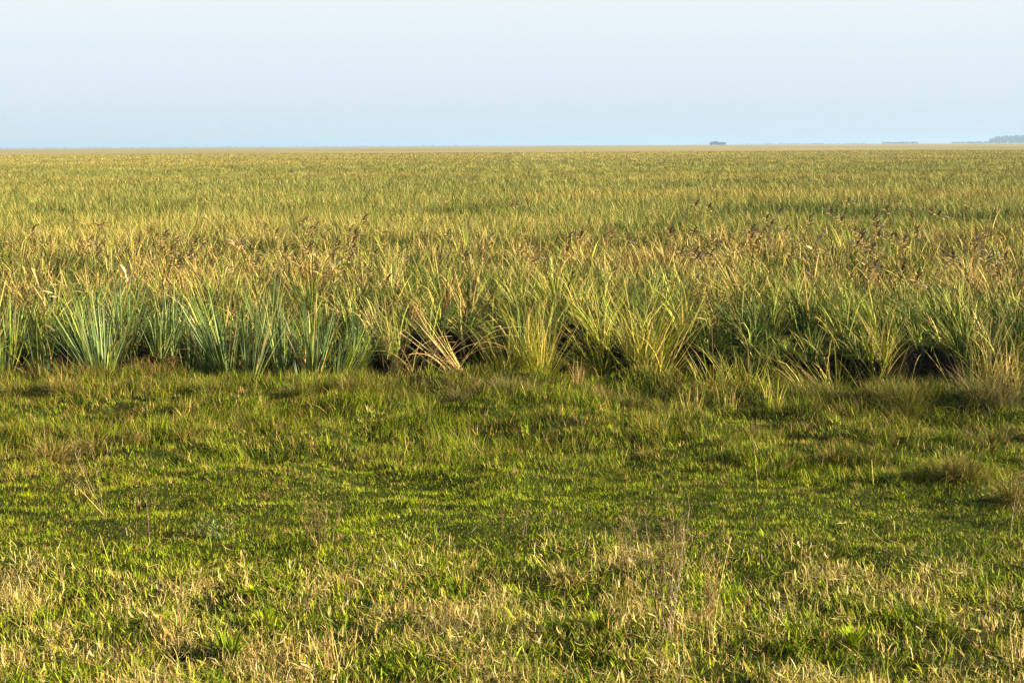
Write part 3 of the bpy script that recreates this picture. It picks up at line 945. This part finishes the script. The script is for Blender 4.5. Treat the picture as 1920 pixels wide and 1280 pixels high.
BR = [('brown', .6), ('grey', .3), ('tan', .1)]
TN = [('tan', .5), ('straw', .4), ('brown', .3)]
W = 'dry weeds standing on the verge'
weed('dry_weed', 'tallest wispy brown weed, many thin stems fanning out of the verge', 1244, 1212, 285, 8, .22, BR, 22, -.10, .0024, .12, group=W, width_px=14)
weed('dry_weed', 'wispy brown weed with pale lower stems beside the tallest one', 1326, 1230, 250, 5, .13, BR + [('tan', .5)], 20, .0, .0024, .11, group=W, width_px=10)
weed('dry_weed', 'small brown weed leaning before the tallest wispy one', 1186, 1096, 150, 4, .16, BR, 18, -.1, .002, .13, group=W)
weed('dry_weed', 'fuzzy brown weed standing alone at the edge of the bright green grass', 606, 1032, 96, 8, .28, BR + [('tan', .4)], 20, -.03, .002, .16, group=W, width_px=16)
weed('dry_weed', 'crooked pale twig weed leaning over in the brownish grass', 196, 962, 150, 5, .14, BR + [('straw', .2)], 16, -.30, .0024, .12, group=W, width_px=8)
weed('dry_weed', 'thin grey-brown weed spikes scattered in the middle of the meadow', 966, 1002, 70, 8, .10, BR, 8, .0, .0018, .12, group=W, width_px=34)
weed('dry_weed', 'thin bare stems rising beside the silver-green weed', 266, 1012, 110, 4, .08, BR, 6, .05, .0018, .08, group=W, width_px=14)
weed('dry_weed', 'dry weed with crossing straw-coloured stems below the thin curved stalk', 1486, 1048, 66, 7, .35, TN, 6, .0, .0022, .12, group=W, width_px=16)
weed('dry_weed', 'two dark thin weeds by the frame edge in the dry verge', 1856, 1216, 110, 2, .05, BR, 4, -.08, .0028, .06, group=W, width_px=8)
weed('dry_weed', 'pale thick straw bundle at the frame corner of the verge', 1912, 1262, 120, 9, .12, TN, 3, -.02, .003, .08, group=W, width_px=14)
weed('dry_weed', 'brown stems with faint twigs above the half-dry tuft', 1898, 1010, 150, 3, .06, BR, 14, -.04, .002, .10, group=W, width_px=10)
weed('dry_weed', 'spray of pale straw leaning out of the bottom edge of the verge', 622, 1268, 110, 12, .22, TN, 3, -.12, .0028, .08, group=W, width_px=20)
weed('dry_weed', 'grey wispy weed on the dry verge among dead leaves', 235, 1160, 110, 4, .12, BR + [('tan', .4)], 10, .02, .0022, .10, group=W, width_px=12)
weed('dry_weed', 'wispy pale weed at the lower frame corner among dry blades', 20, 1262, 90, 6, .16, TN, 6, .04, .0022, .10, group=W, width_px=16)
SG = 'single dry stalks on the meadow'
weed('grass_stalk', 'tall single stalk rising out of the brown-gold tuft', 92, 850, 108, 1, .03, TN, 0, -.03, .0035, group=SG, cat='stalk')
weed('grass_stalk', 'thin curved stalk standing on the open green meadow', 1427, 924, 128, 1, .02, TN, 0, -.05, .0014, group=SG, cat='stalk')
weed('grass_stalk', 'thin pale stalk leaning beside the olive tussock', 1634, 916, 66, 1, .02, TN, 0, -.12, .0028, group=SG, cat='stalk')
weed('grass_stalk', 'short pale upright stub in the grass below the green tussock', 1680, 996, 34, 1, .01, [('straw', 1)], 0, 0, .003, group=SG, cat='stalk')
weed('grass_stalk', 'bright little stub beside the crooked twig weed', 136, 920, 26, 1, .01, [('pale', 1)], 0, 0, .003, group=SG, cat='stalk')
weed('grass_stalk', 'pale grey stub in the grass beside the bare stems', 242, 1004, 20, 1, .01, [('pale', 1)], 0, 0, .003, group=SG, cat='stalk')
weed('grass_stalk', 'slender twiggy stalk before the flat gold hummock', 812, 898, 78, 1, .02, BR, 8, .02, .002, .1, group=SG, cat='stalk')
weed('grass_stalk', 'straw stalk slanting over the dry verge below the bare stems', 200, 1060, 70, 1, .02, [('straw', .6), ('gold', .4)], 0, -.35, .0022, group=SG, cat='stalk')
weed('grass_stalk', 'upright reddish stalk between the tallest weed and a dark clod', 1320, 1076, 80, 1, .02, BR, 4, .03, .002, .07, group=SG, cat='stalk')

# folded dry reeds lying on the lip
def folded(label, pts_px, r=.006):
    P0 = [at(u, v) for u, v, _ in pts_px]
    x0, y0 = P0[0]
    z0 = g1(x0, y0)
    t = thing('dry_reed', label, 'reed', (x0, y0, z0), 'fallen dry reeds')
    pts = np.array([[[(px - x0), (py - y0), hz + .02] for (px, py), (_, _, hz) in zip(P0, pts_px)]])
    d = Acc()
    d.tube(pts, r, r * .6, PAL['tan'] * 1.1, 3)
    d.build('stalk', M_DRY, t)
    a = Acc()
    a.blades(pts[0][-1:], .14, .012, RNG.uniform(0, 6.28, 1), 1.2, .5, PAL['straw'], segs=3)
    a.build('leaf', M_DRY, t)


folded('folded dry reed making an arrow shape on the dark olive tussock', [(346, 732, 0), (365, 726, .18), (374, 736, .0)])
folded('long thin fallen reed with a kink below the low arching plant', [(230, 692, 0), (266, 690, .05), (268, 692, .10), (316, 690, .03)])
folded('pale broken reed lying beside the single oval leaf', [(845, 688, .02), (880, 690, .1), (905, 688, .12)], .009)
folded('broken reed lying on top of the wide feathery tussock', [(1790, 726, .05), (1806, 722, .12), (1824, 714, .16)], .008)
folded('thin curved straw lying on the grass before the dry straw tuft', [(966, 1031, .0), (1000, 1028, .02), (1022, 1033, .0)], .003)


# ------------------------------------------------------------------ dead thistles by the hollow and dead leaves over the field
def leaf_thing(name, label, u, v, z, leaves, cat, group=None, stalk='brown', tall=None, r=.006):
    x, y = at(u, v, z)
    zg = g1(x, y)
    t = thing(name, label, cat, (x, y, zg), group)
    top = z - zg
    s = Acc()
    pts = s.stems(np.array([[0, 0, -.02]]), top + .02, RNG.uniform(0, 6.28), .03, .05, r, r * .6, PAL[stalk], segs=5)
    sk = s.build('stalk', M_STEM, t)
    for (dx, dz, az, lean, L, w, bend, c) in leaves:
        b = Acc()
        col = PAL[c] * RNG.uniform(.8, 1.2)
        b.blades(np.array([[pts[0, -1, 0] + dx, pts[0, -1, 1], top + dz]]), L, w, az, lean, bend, col, col * RNG.uniform(.7, 1.2), segs=6, belly=True, twist=RNG.uniform(-.6, .6))
        b.build('leaf', M_DRY, sk)
    return t


PI = math.pi
leaf_thing('dead_thistle', 'tall dead thistle with drooping tan leaves beside the black hollow', 82, 545, 1.18,
           [(.03, .12, 0.1, .9, .16, .06, .9, 'straw'), (.02, .02, .2, .8, .20, .06, 1.2, 'straw'), (.04, -.10, -.3, 1.1, .18, .05, .9, 'pale'), (.02, -.22, 0, 1.3, .17, .055, .7, 'straw'),
            (-.02, .05, PI, .25, .28, .06, .3, 'tan'), (0, .0, .0, .05, .34, .05, .1, 'gold'), (.0, -.45, -.4, 1.6, .2, .05, .8, 'tan'), (-.03, -.35, 2.6, 1.4, .22, .05, .8, 'brown'), (.05, -.6, 0, 2.0, .2, .04, .5, 'tan')], 'thistle', 'dead thistles')
leaf_thing('dead_thistle', 'dead thistle with crossed tan leaves above the dark blue-green plant', 118, 540, 1.16,
           [(.0, .0, .2, .9, .24, .045, .8, 'straw'), (-.02, .03, PI, .8, .2, .04, .5, 'tan'), (0, 0, PI - .4, .3, .26, .035, .2, 'straw'), (.06, -.05, 0, 1.2, .16, .05, 1.0, 'straw'), (-.2, -.06, PI, 1.2, .16, .05, .4, 'straw')], 'thistle', 'dead thistles')
leaf_thing('dead_thistle', 'dead thistle with shrivelled pinkish-tan leaves standing above tall grass', 236, 512, 1.25,
           [(0, -.05, PI, .25, .20, .06, .6, 'pinktan'), (.03, -.08, 0, .3, .20, .055, .7, 'pinktan'), (.0, -.16, .4, .6, .2, .05, .9, 'pinktan'), (0, -.02, 1., .1, .18, .045, .5, 'tan'), (0, -.14, 2., .5, .18, .045, .9, 'pinktan')], 'thistle', 'dead thistles')
leaf_thing('dead_thistle', 'dead thistle with one orange-tan curled leaf beside the pinkish one', 277, 505, 1.24,
           [(0, 0, .5, .35, .26, .07, .6, 'tan'), (0, -.08, 0, .5, .2, .05, .9, 'straw')], 'thistle', 'dead thistles')

dead_named = [
    (502, 402, 'hook', 'dark hook-shaped dead leaf standing highest over the tan patch'),
    (403, 420, 'dark', 'small dark dead leaf above the brown fan-shaped one'),
    (375, 448, 'fan', 'brown fan-shaped dead frond drooping over tall grass'),
    (456, 440, 'hook', 'pale-edged hooked dead leaf, first of a curling pair'),
    (474, 438, 'hook', 'pale-edged hooked dead leaf, second of a curling pair'),
    (522, 424, 'clump', 'large grey-brown clump of dead leaves above the sword plants'),
    (480, 480, 'clump', 'orange-brown dead leaf cluster behind the tallest sword plants'),
    (432, 490, 'pale', 'pale grey shrivelled dead leaf behind the sword plants'),
    (545, 464, 'tan', 'tan dead leaf bundle between grey leaf clump and sword plants'),
    (600, 466, 'tan', 'broad tan dead leaves above the forked sword-leaved plant'),
    (617, 462, 'tan', 'curled tan dead leaf at the edge of the dry tan patch'),
    (1396, 388, 'hook', 'pair-like dark dead leaf tips slanting like a beak'),
    (1470, 380, 'dark', 'dark upright dead leaf highest in the green field'),
    (1548, 382, 'dark', 'thin dark dead leaf slanting above the brown patch'),
    (1444, 428, 'dark', 'blackish dead clump in the brown dead-leaf patch'),
    (1503, 426, 'dark', 'grey-violet dead leaf hanging beside the white-looking one'),
    (1528, 438, 'hook', 'black pointed dead leaf slanting down above the whitish leaf'),
    (1540, 456, 'pale', 'whitish round dead leaf, brightest spot of the field'),
    (1520, 450, 'pale', 'whitish small dead leaf beside the brightest one'),
    (1372, 440, 'fan', 'long tan dead frond arching over the green field'),
    (1424, 462, 'fan', 'tan dead frond drooping below the long arching one'),
    (1742, 384, 'clump', 'grey dead leaf cluster standing high on the plain'),
    (1716, 388, 'hook', 'bent dead leaf beside the high grey cluster'),
    (1840, 436, 'hook', 'brown bent dead leaf arching over a shaded patch'),
    (1898, 490, 'pale', 'pale bent dead leaf near the frame edge over tall grass'),
    (1084, 432, 'clump', 'brown dead leaf cluster in the middle of the plain'),
    (1128, 430, 'dark', 'dark dead leaf just beside the brown cluster on the plain'),
    (912, 436, 'hook', 'grey slanting dead leaf alone in the green field'),
    (1524, 506, 'dark', 'dark flat dead leaf low in the shaded diagonal grass'),
    (1340, 585, 'tan', 'broad tan dead leaf standing behind the bright green clump'),
]
dead_more = [(382, 436), (437, 446), (538, 434), (527, 460), (575, 456), (562, 480), (656, 442), (586, 416), (660, 412), (1288, 388), (1303, 386), (1331, 404), (1438, 398), (1456, 386),
             (1560, 390), (1515, 404), (1404, 424), (1428, 428), (1475, 422), (1328, 438), (1376, 462), (1600, 420), (1616, 426), (1606, 402), (1762, 392), (1062, 432), (1146, 426),
             (1262, 428), (757, 468), (724, 436), (20, 440), (60, 420), (310, 430), (170, 410), (980, 428), (1180, 436), (1860, 470), (1780, 470), (1690, 440), (340, 480), (640, 490), (700, 470)]


def dead(u, v, kind, label, group):
    rr = random.random
    sgn = random.choice([0, PI])
    L = {'hook': [(0, -.08, sgn, .3, .26, .045, 1.7, 'grey'), (0, -.16, sgn + .5, .5, .22, .045, 1.5, 'tan'), (.02, -.2, sgn - .4, .6, .2, .04, 1.5, 'brown')],
         'dark': [(0, -.08, sgn, .5, .20, .05, .9, 'dark'), (0, -.14, sgn + .8, .6, .18, .045, 1.0, 'grey')],
         'fan': [(.0, 0, .1, .8, .34, .05, 1.0, 'tan'), (0, -.06, -.4, 1.0, .30, .045, .9, 'gold'), (0, -.02, .6, .7, .3, .045, 1.1, 'tan'), (-.03, -.08, PI, 1.0, .22, .05, .9, 'brown'), (0, -.12, -.9, 1.2, .26, .05, .8, 'tan')],
         'clump': [(0, -.06, 0, .9, .22, .06, 1.2, 'grey'), (.03, -.06, PI, .9, .22, .06, 1.2, 'brown'), (0, -.1, 2, .8, .2, .06, 1.4, 'tan'), (0, -.14, -.6, 1.0, .22, .06, 1.3, 'grey'), (0, -.05, .8, .5, .2, .05, 1.0, 'brown'), (0, -.18, -1.4, 1.0, .2, .06, 1.2, 'tan')],
         'pale': [(0, -.08, sgn, .7, .13, .07, .9, 'pale'), (0, -.13, sgn + 1, .9, .12, .05, 1.1, 'straw')],
         'tan': [(0, -.05, 0, .6, .22, .06, 1.0, 'straw'), (0, -.1, PI, .7, .2, .06, 1.0, 'tan'), (0, -.12, -1, .7, .2, .055, .9, 'straw')]}[kind]
    s = 1.12 * (at(u, v, 1.14)[1] / 27) ** .5
    L = [(a, b, c + random.uniform(-.3, .3), d, e * s * random.uniform(.8, 1.2), f * s, g, h) for (a, b, c, d, e, f, g, h) in L]
    leaf_thing('dead_leaf_stalk', label, u, v + 8, .98 + .16 * rr(), L, 'dead leaf', group)


for (u, v, k, lab) in dead_named:
    dead(u, v, k, lab, 'dead leaves standing out of the tall grass')
while len(dead_more) < 165:
    dead_more.append((random.choice([random.uniform(330, 720), random.uniform(1280, 1700), random.uniform(1280, 1910), random.uniform(20, 1910)]), random.gauss(440, 34)))
for (u, v) in dead_more:
    dead(u, v, random.choice(['hook', 'dark', 'clump', 'clump', 'tan', 'clump']), 'small curled brown dead leaf poking out of the tall grass', 'dead leaves standing out of the tall grass')


# ------------------------------------------------------------------ small things on the meadow
def rosette(name, label, u, v, rpx, n, tone, wide, mat=M_GRASS, lean=(.5, 1.3), cat='weed', group=None):
    x, y = at(u, v)
    k = MPX(y)
    t = thing(name, label, cat, (x, y, g1(x, y) + .005), group)
    P, th, rr = local(n, rpx * k * .25)
    P[:, 2] = .01 + .03 * RNG.random(n)
    a = Acc()
    a.blades(P, rpx * k * RNG.uniform(.7, 1.1, n), wide * RNG.uniform(.7, 1.2, n), th, RNG.uniform(*lean, n), RNG.uniform(.2, .7, n), pick(tone, n, .15), segs=4, belly=True, twist=RNG.uniform(-.3, .3, n))
    a.build('foliage', mat, t)
    return t


x, y = at(402, 1012)
t = thing('silver_weed', 'bushy silver-green weed with a dark shadow on the bright grass', 'weed', (x, y, g1(x, y)))
a = Acc()
n = 26
P, th, rr = local(n, .05)
pts = a.stems(P, RNG.uniform(.12, .24, n), th, RNG.uniform(.1, .7, n), .2, .002, .001, PAL['olive'], segs=4)
a.build('stem', M_STEM, t)
b = Acc()
n2 = 380
i, j = RNG.integers(0, n, n2), RNG.integers(1, 5, n2)
b.blades(pts[i, j], RNG.uniform(.02, .05, n2), RNG.uniform(.006, .010, n2), RNG.uniform(0, 6.28, n2), RNG.uniform(.3, 1.4, n2), .3, pick([('bluelight', .5), ('greyolive', .4), ('blue', .4)], n2), segs=2, belly=True)
b.build('foliage', M_SWORD, t)

GRN = [('bright', .5), ('lime', .5), ('green', .2)]
RS = 'leafy weeds in the verge'
rosette('leafy_weed', 'three round yellow-green leaves on the verge below the silver-green weed', 424, 1056, 16, 7, [('yellow', .5), ('lime', .5)], .03, group=RS, lean=(.2, 1.0))
rosette('leafy_weed', 'soft light green leaf rosette among the dead leaves', 478, 1120, 26, 26, GRN, .022, group=RS)
rosette('leafy_weed', 'bright green leaf rosette beside the grey wispy weed', 304, 1164, 24, 20, GRN, .024, group=RS)
rosette('leafy_weed', 'dark green broad-bladed grass patch at the bottom of the verge', 430, 1238, 56, 90, [('green', .5), ('bright', .5), ('deep', .2)], .013, group=RS, lean=(.1, .9))
rosette('leafy_weed', 'lush green blades beside the shaded hole on the verge', 1130, 1192, 44, 70, [('green', .5), ('bright', .4), ('deep', .3)], .010, group=RS, lean=(.1, .9))
rosette('leafy_weed', 'lush green blades below the pale straw spray', 500, 1190, 40, 60, GRN, .011, group=RS, lean=(.1, .9))
rosette('leafy_weed', 'bright green tuft between the dark clod and the frame edge', 1600, 1216, 44, 60, GRN, .011, group=RS, lean=(.1, .9))
rosette('leafy_weed', 'yellow-green weed tuft under the silver weed shadow', 1690, 938, 16, 24, [('lime', .5), ('bright', .4)], .012, group=RS, lean=(.1, .9))
rosette('dead_leaf', 'pink-tan curled dead leaf lying alone in the grass', 288, 942, 10, 5, [('pinktan', .6), ('tan', .4)], .018, M_DRY, (.6, 1.4), 'dead leaf', 'dead leaves lying on the meadow')
rosette('dead_leaf', 'pale flat dead leaf lying in the grass below the olive hummock', 1582, 988, 18, 3, [('pale', .6), ('straw', .5)], .022, M_DRY, (1.1, 1.4), 'dead leaf', 'dead leaves lying on the meadow')
rosette('dead_leaf', 'large pale folded dead leaf at the very bottom of the verge', 588, 1272, 50, 5, [('pale', .6), ('straw', .6)], .03, M_DRY, (.7, 1.3), 'dead leaf', 'dead leaves lying on the meadow')
rosette('dead_leaf', 'tan dead leaf on the meadow above the half-dry tuft', 1826, 1148, 14, 3, [('straw', .6)], .02, M_DRY, (1.0, 1.4), 'dead leaf', 'dead leaves lying on the meadow')

# yellow flower
x, y = at(1187, 1160)
t = thing('yellow_flower', 'tiny yellow flower on the verge beside the tallest wispy weed', 'flower', (x, y, g1(x, y)))
a = Acc()
pts = a.stems(np.array([[0, 0, 0.]]), .085, 0, .05, .1, .0015, .001, PAL['green'], segs=3)
st = a.build('stem', M_GRASS, t)
b = Acc()
n = 9
b.blades(np.repeat(pts[:, -1], n, 0), .016, .009, np.arange(n) * 6.28 / n, 1.1, -.3, np.array([.75, .50, .02]), segs=2, belly=True, twist=0.)
b.build('blossom', M_GRASS, st)


# dark clod
def clod(u, v, size, label):
    x, y = at(u, v)
    t = thing('dark_clod', label, 'clod', (x, y, g1(x, y) + size * .2))
    import bmesh
    bm = bmesh.new()
    bmesh.ops.create_icosphere(bm, subdivisions=4, radius=1)
    for vv in bm.verts:
        c = vv.co.copy()
        d = .75 + .5 * float(fbm(np.array([c.x * 1.3 + c.z]), np.array([c.y * 1.3 - c.z]), .6, 77)[0])
        vv.co = Vector((c.x * 1.35 * d, c.y * d, c.z * .72 * d)) * size
    me = bpy.data.meshes.new('clod_body')
    bm.to_mesh(me)
    bm.free()
    at_ = me.attributes.new('tone', 'FLOAT_COLOR', 'POINT')
    at_.data.foreach_set('color', np.tile(np.array([.055, .035, .022, 1], np.float32), len(me.vertices)))
    me.polygons.foreach_set('use_smooth', np.ones(len(me.polygons), bool))
    me.materials.append(M_EARTH)
    o = bpy.data.objects.new('clod_body', me)
    COL.objects.link(o)
    o.parent = t


clod(1405, 1160, .04, 'dark brown clod lying in the dry verge grass')


# ------------------------------------------------------------------ far trees
def crown_quads(acc, cx, cy, cz, rx, rz, n, size, tone):
    t = RNG.normal(0, 1, (n, 3))
    t /= np.linalg.norm(t, axis=1, keepdims=True)
    rad = RNG.random(n) ** .4
    c = np.array([cx, cy, cz]) + t * rad[:, None] * np.array([rx, rx, rz])
    d1 = RNG.normal(0, 1, (n, 3))
    d1 /= np.linalg.norm(d1, axis=1, keepdims=True)
    d2 = np.cross(d1, RNG.normal(0, 1, (n, 3)))
    d2 /= np.linalg.norm(d2, axis=1, keepdims=True)
    s = size * RNG.uniform(.6, 1.3, (n, 1))
    V = np.stack([c - d1 * s - d2 * s, c + d1 * s - d2 * s, c + d1 * s + d2 * s, c - d1 * s + d2 * s], 1)
    acc.quads(V, pick(tone, n, .2))


TREE = [('deep', .7), ('green', .3)]


def tree(u, dist, hgt, wid, label, group):
    x, _ = at(u, 300, 0)
    x, y, _z = ray_at(u, 273, dist)
    z = g1(x, y)
    t = thing('tree', label, 'tree', (x, y, z), group)
    a = Acc()
    pts = np.array([[[0, 0, -.2], [.1, 0, hgt * .25], [.0, .1, hgt * .55]]])
    a.tube(pts, .3, .12, PAL['brown'], 6)
    for s in range(5):
        th = s * 1.26
        a.tube(np.array([[[0, 0, hgt * .3], [math.cos(th) * wid * .25, math.sin(th) * wid * .25, hgt * .55], [math.cos(th) * wid * .35, math.sin(th) * wid * .35, hgt * .72]]]), .12, .04, PAL['brown'], 4)
    a.build('trunk', M_STEM, t)
    b = Acc()
    for s in range(9):
        th = RNG.uniform(0, 6.28)
        rr = wid * .5 * RNG.uniform(.1, .75)
        crown_quads(b, rr * math.cos(th), rr * math.sin(th), hgt * RNG.uniform(.25, .8), wid * RNG.uniform(.2, .3), hgt * RNG.uniform(.13, .22), 200, .45, TREE)
    crown_quads(b, 0, 0, hgt * .45, wid * .55, hgt * .45, 700, .5, TREE)
    b.build('crown', M_TREE, t)


GT = 'trees of the grove on the horizon'
tree(1336, 4200, 9.4, 17, 'first tree of the dark grove standing on the horizon', GT)
tree(1343, 4206, 10.4, 16, 'tallest tree of the dark grove, second along it', GT)
tree(1349, 4200, 8.2, 16, 'middle lower tree of the dark grove on the horizon', GT)
tree(1356, 4194, 9.0, 14, 'last tree of the dark grove, at its end towards the wooded hill', GT)

# far-off wood at the frame edge and the thin treeline (read as masses)
a = Acc()
for q in range(420):
    u = RNG.uniform(1856, 2100)
    D = RNG.uniform(5600, 6100)
    x, y, _ = ray_at(u, 270, D)
    h = 26 * (1 - np.exp(-max(u - 1852, 0) / 9)) * RNG.uniform(.9, 1.05) + 3
    z = g1(x, y)
    crown_quads(a, x, y, z + h * .5, 6, h * .5, 34, 1.9, TREE)
o = a.build('distant_forest', M_TREE)
tag(o, kind='stuff', label='far blue wooded rise on the horizon', cat='forest')
a = Acc()
for q in range(330):
    g = [(1655, 1690), (1678, 1722), (1785, 1860), (1400, 1640), (0, 900)][RNG.choice(5, p=[.12, .16, .22, .2, .3])]
    u = RNG.uniform(*g)
    D = RNG.uniform(6000, 6500)
    x, y, _ = ray_at(u, 270, D)
    h = 4.0 + RNG.random() ** 2 * 5.5 if u > 1650 else 3.4 + RNG.random() * 1.4
    crown_quads(a, x, y, g1(x, y) + h * .5, 5 if u > 1650 else 9, h * .5, 16, 1.6 if u > 1650 else .8, TREE)
o = a.build('distant_treeline', M_TREE)
tag(o, kind='stuff', label='thin broken treeline along the horizon', cat='treeline')

# ------------------------------------------------------------------ haze
import bmesh
bm = bmesh.new()
bmesh.ops.create_cube(bm, size=1)
for vv in bm.verts:
    vv.co = Vector((vv.co.x * 46000, 9900 + vv.co.y * 21000, -1.8 + (vv.co.z + .5) * 42))
me = bpy.data.meshes.new('haze')
bm.to_mesh(me)
bm.free()
mh = bpy.data.materials.new('haze_air')
mh.use_nodes = True
nh = mh.node_tree
nh.nodes.clear()
oh = nh.nodes.new('ShaderNodeOutputMaterial')
pv = nh.nodes.new('ShaderNodeVolumePrincipled')
pv.inputs['Color'].default_value = (.42, .60, .87, 1)
pv.inputs['Density'].default_value = 1.5e-4
pv.inputs['Anisotropy'].default_value = .1
nh.links.new(pv.outputs['Volume'], oh.inputs['Volume'])
me.materials.append(mh)
o = bpy.data.objects.new('haze', me)
COL.objects.link(o)
tag(o, kind='stuff', label='thin bluish air over the plain', cat='haze')

# ------------------------------------------------------------------ light
SUN_EL, SUN_AZ = R(21), math.atan2(-.20, .97)      # azimuth from +X, a little behind the camera
sd = Vector((math.cos(SUN_AZ) * math.cos(SUN_EL), math.sin(SUN_AZ) * math.cos(SUN_EL), math.sin(SUN_EL)))
L = bpy.data.lights.new('sun', 'SUN')
L.energy = 5.0
L.angle = R(.5)
L.color = (1, .86, .585)
lo = bpy.data.objects.new('sun', L)
COL.objects.link(lo)
lo.rotation_euler = sd.to_track_quat('Z', 'Y').to_euler()

w = bpy.data.worlds.new('World')
S.world = w
w.use_nodes = True
nt = w.node_tree
bg = nt.nodes['Background']
sky = nt.nodes.new('ShaderNodeTexSky')
sky.sky_type = 'NISHITA'
sky.sun_disc = False
sky.sun_elevation = SUN_EL
sky.sun_rotation = math.pi / 2 - SUN_AZ
sky.air_density = 1.0
sky.dust_density = .6
sky.ozone_density = 1.5
EXPO, SKY_S = 1.84, .05
# the milky band of sky low over the plain
tc = nt.nodes.new('ShaderNodeTexCoord')
sx = nt.nodes.new('ShaderNodeSeparateXYZ')
nt.links.new(tc.outputs['Generated'], sx.inputs['Vector'])
rp = nt.nodes.new('ShaderNodeValToRGB')
K = .5 / (SKY_S * 2 ** EXPO)
els = rp.color_ramp.elements
els.new(.5); els.new(.6)
for e, (pos, c) in zip(els, [(0.0, (.66, .77, .86)), (.035, (.73, .83, .935)), (.095, (.88, .93, .97)), (.2, (.80, .90, 1.0))]):
    e.position = pos
    e.color = (*[q * K for q in c], 1)
nt.links.new(sx.outputs['Z'], rp.inputs['Fac'])
dbl = nt.nodes.new('ShaderNodeVectorMath')
dbl.operation = 'SCALE'
dbl.inputs['Scale'].default_value = 2
nt.links.new(rp.outputs['Color'], dbl.inputs[0])
mr2 = nt.nodes.new('ShaderNodeMapRange')
mr2.interpolation_type = 'SMOOTHSTEP'
mr2.inputs['From Min'].default_value = .095
mr2.inputs['From Max'].default_value = .17
mr2.inputs['To Min'].default_value = .92
mr2.inputs['To Max'].default_value = 0
nt.links.new(sx.outputs['Z'], mr2.inputs['Value'])
mxs = nt.nodes.new('ShaderNodeMix')
mxs.data_type = 'RGBA'
nt.links.new(mr2.outputs['Result'], mxs.inputs['Factor'])
nt.links.new(sky.outputs['Color'], mxs.inputs['A'])
nt.links.new(dbl.outputs['Vector'], mxs.inputs['B'])
nt.links.new(mxs.outputs['Result'], bg.inputs['Color'])
bg.inputs['Strength'].default_value = SKY_S

S.view_settings.view_transform = 'Standard'
S.view_settings.look = 'None'
S.view_settings.exposure = EXPO
S.view_settings.gamma = 1
S.cycles.max_bounces = 6
S.cycles.diffuse_bounces = 2
S.cycles.glossy_bounces = 1
S.cycles.transmission_bounces = 3
S.cycles.volume_bounces = 0
S.cycles.use_denoising = True
S.cycles.denoiser = 'OPENIMAGEDENOISE'
S.cycles.denoising_prefilter = 'NONE'
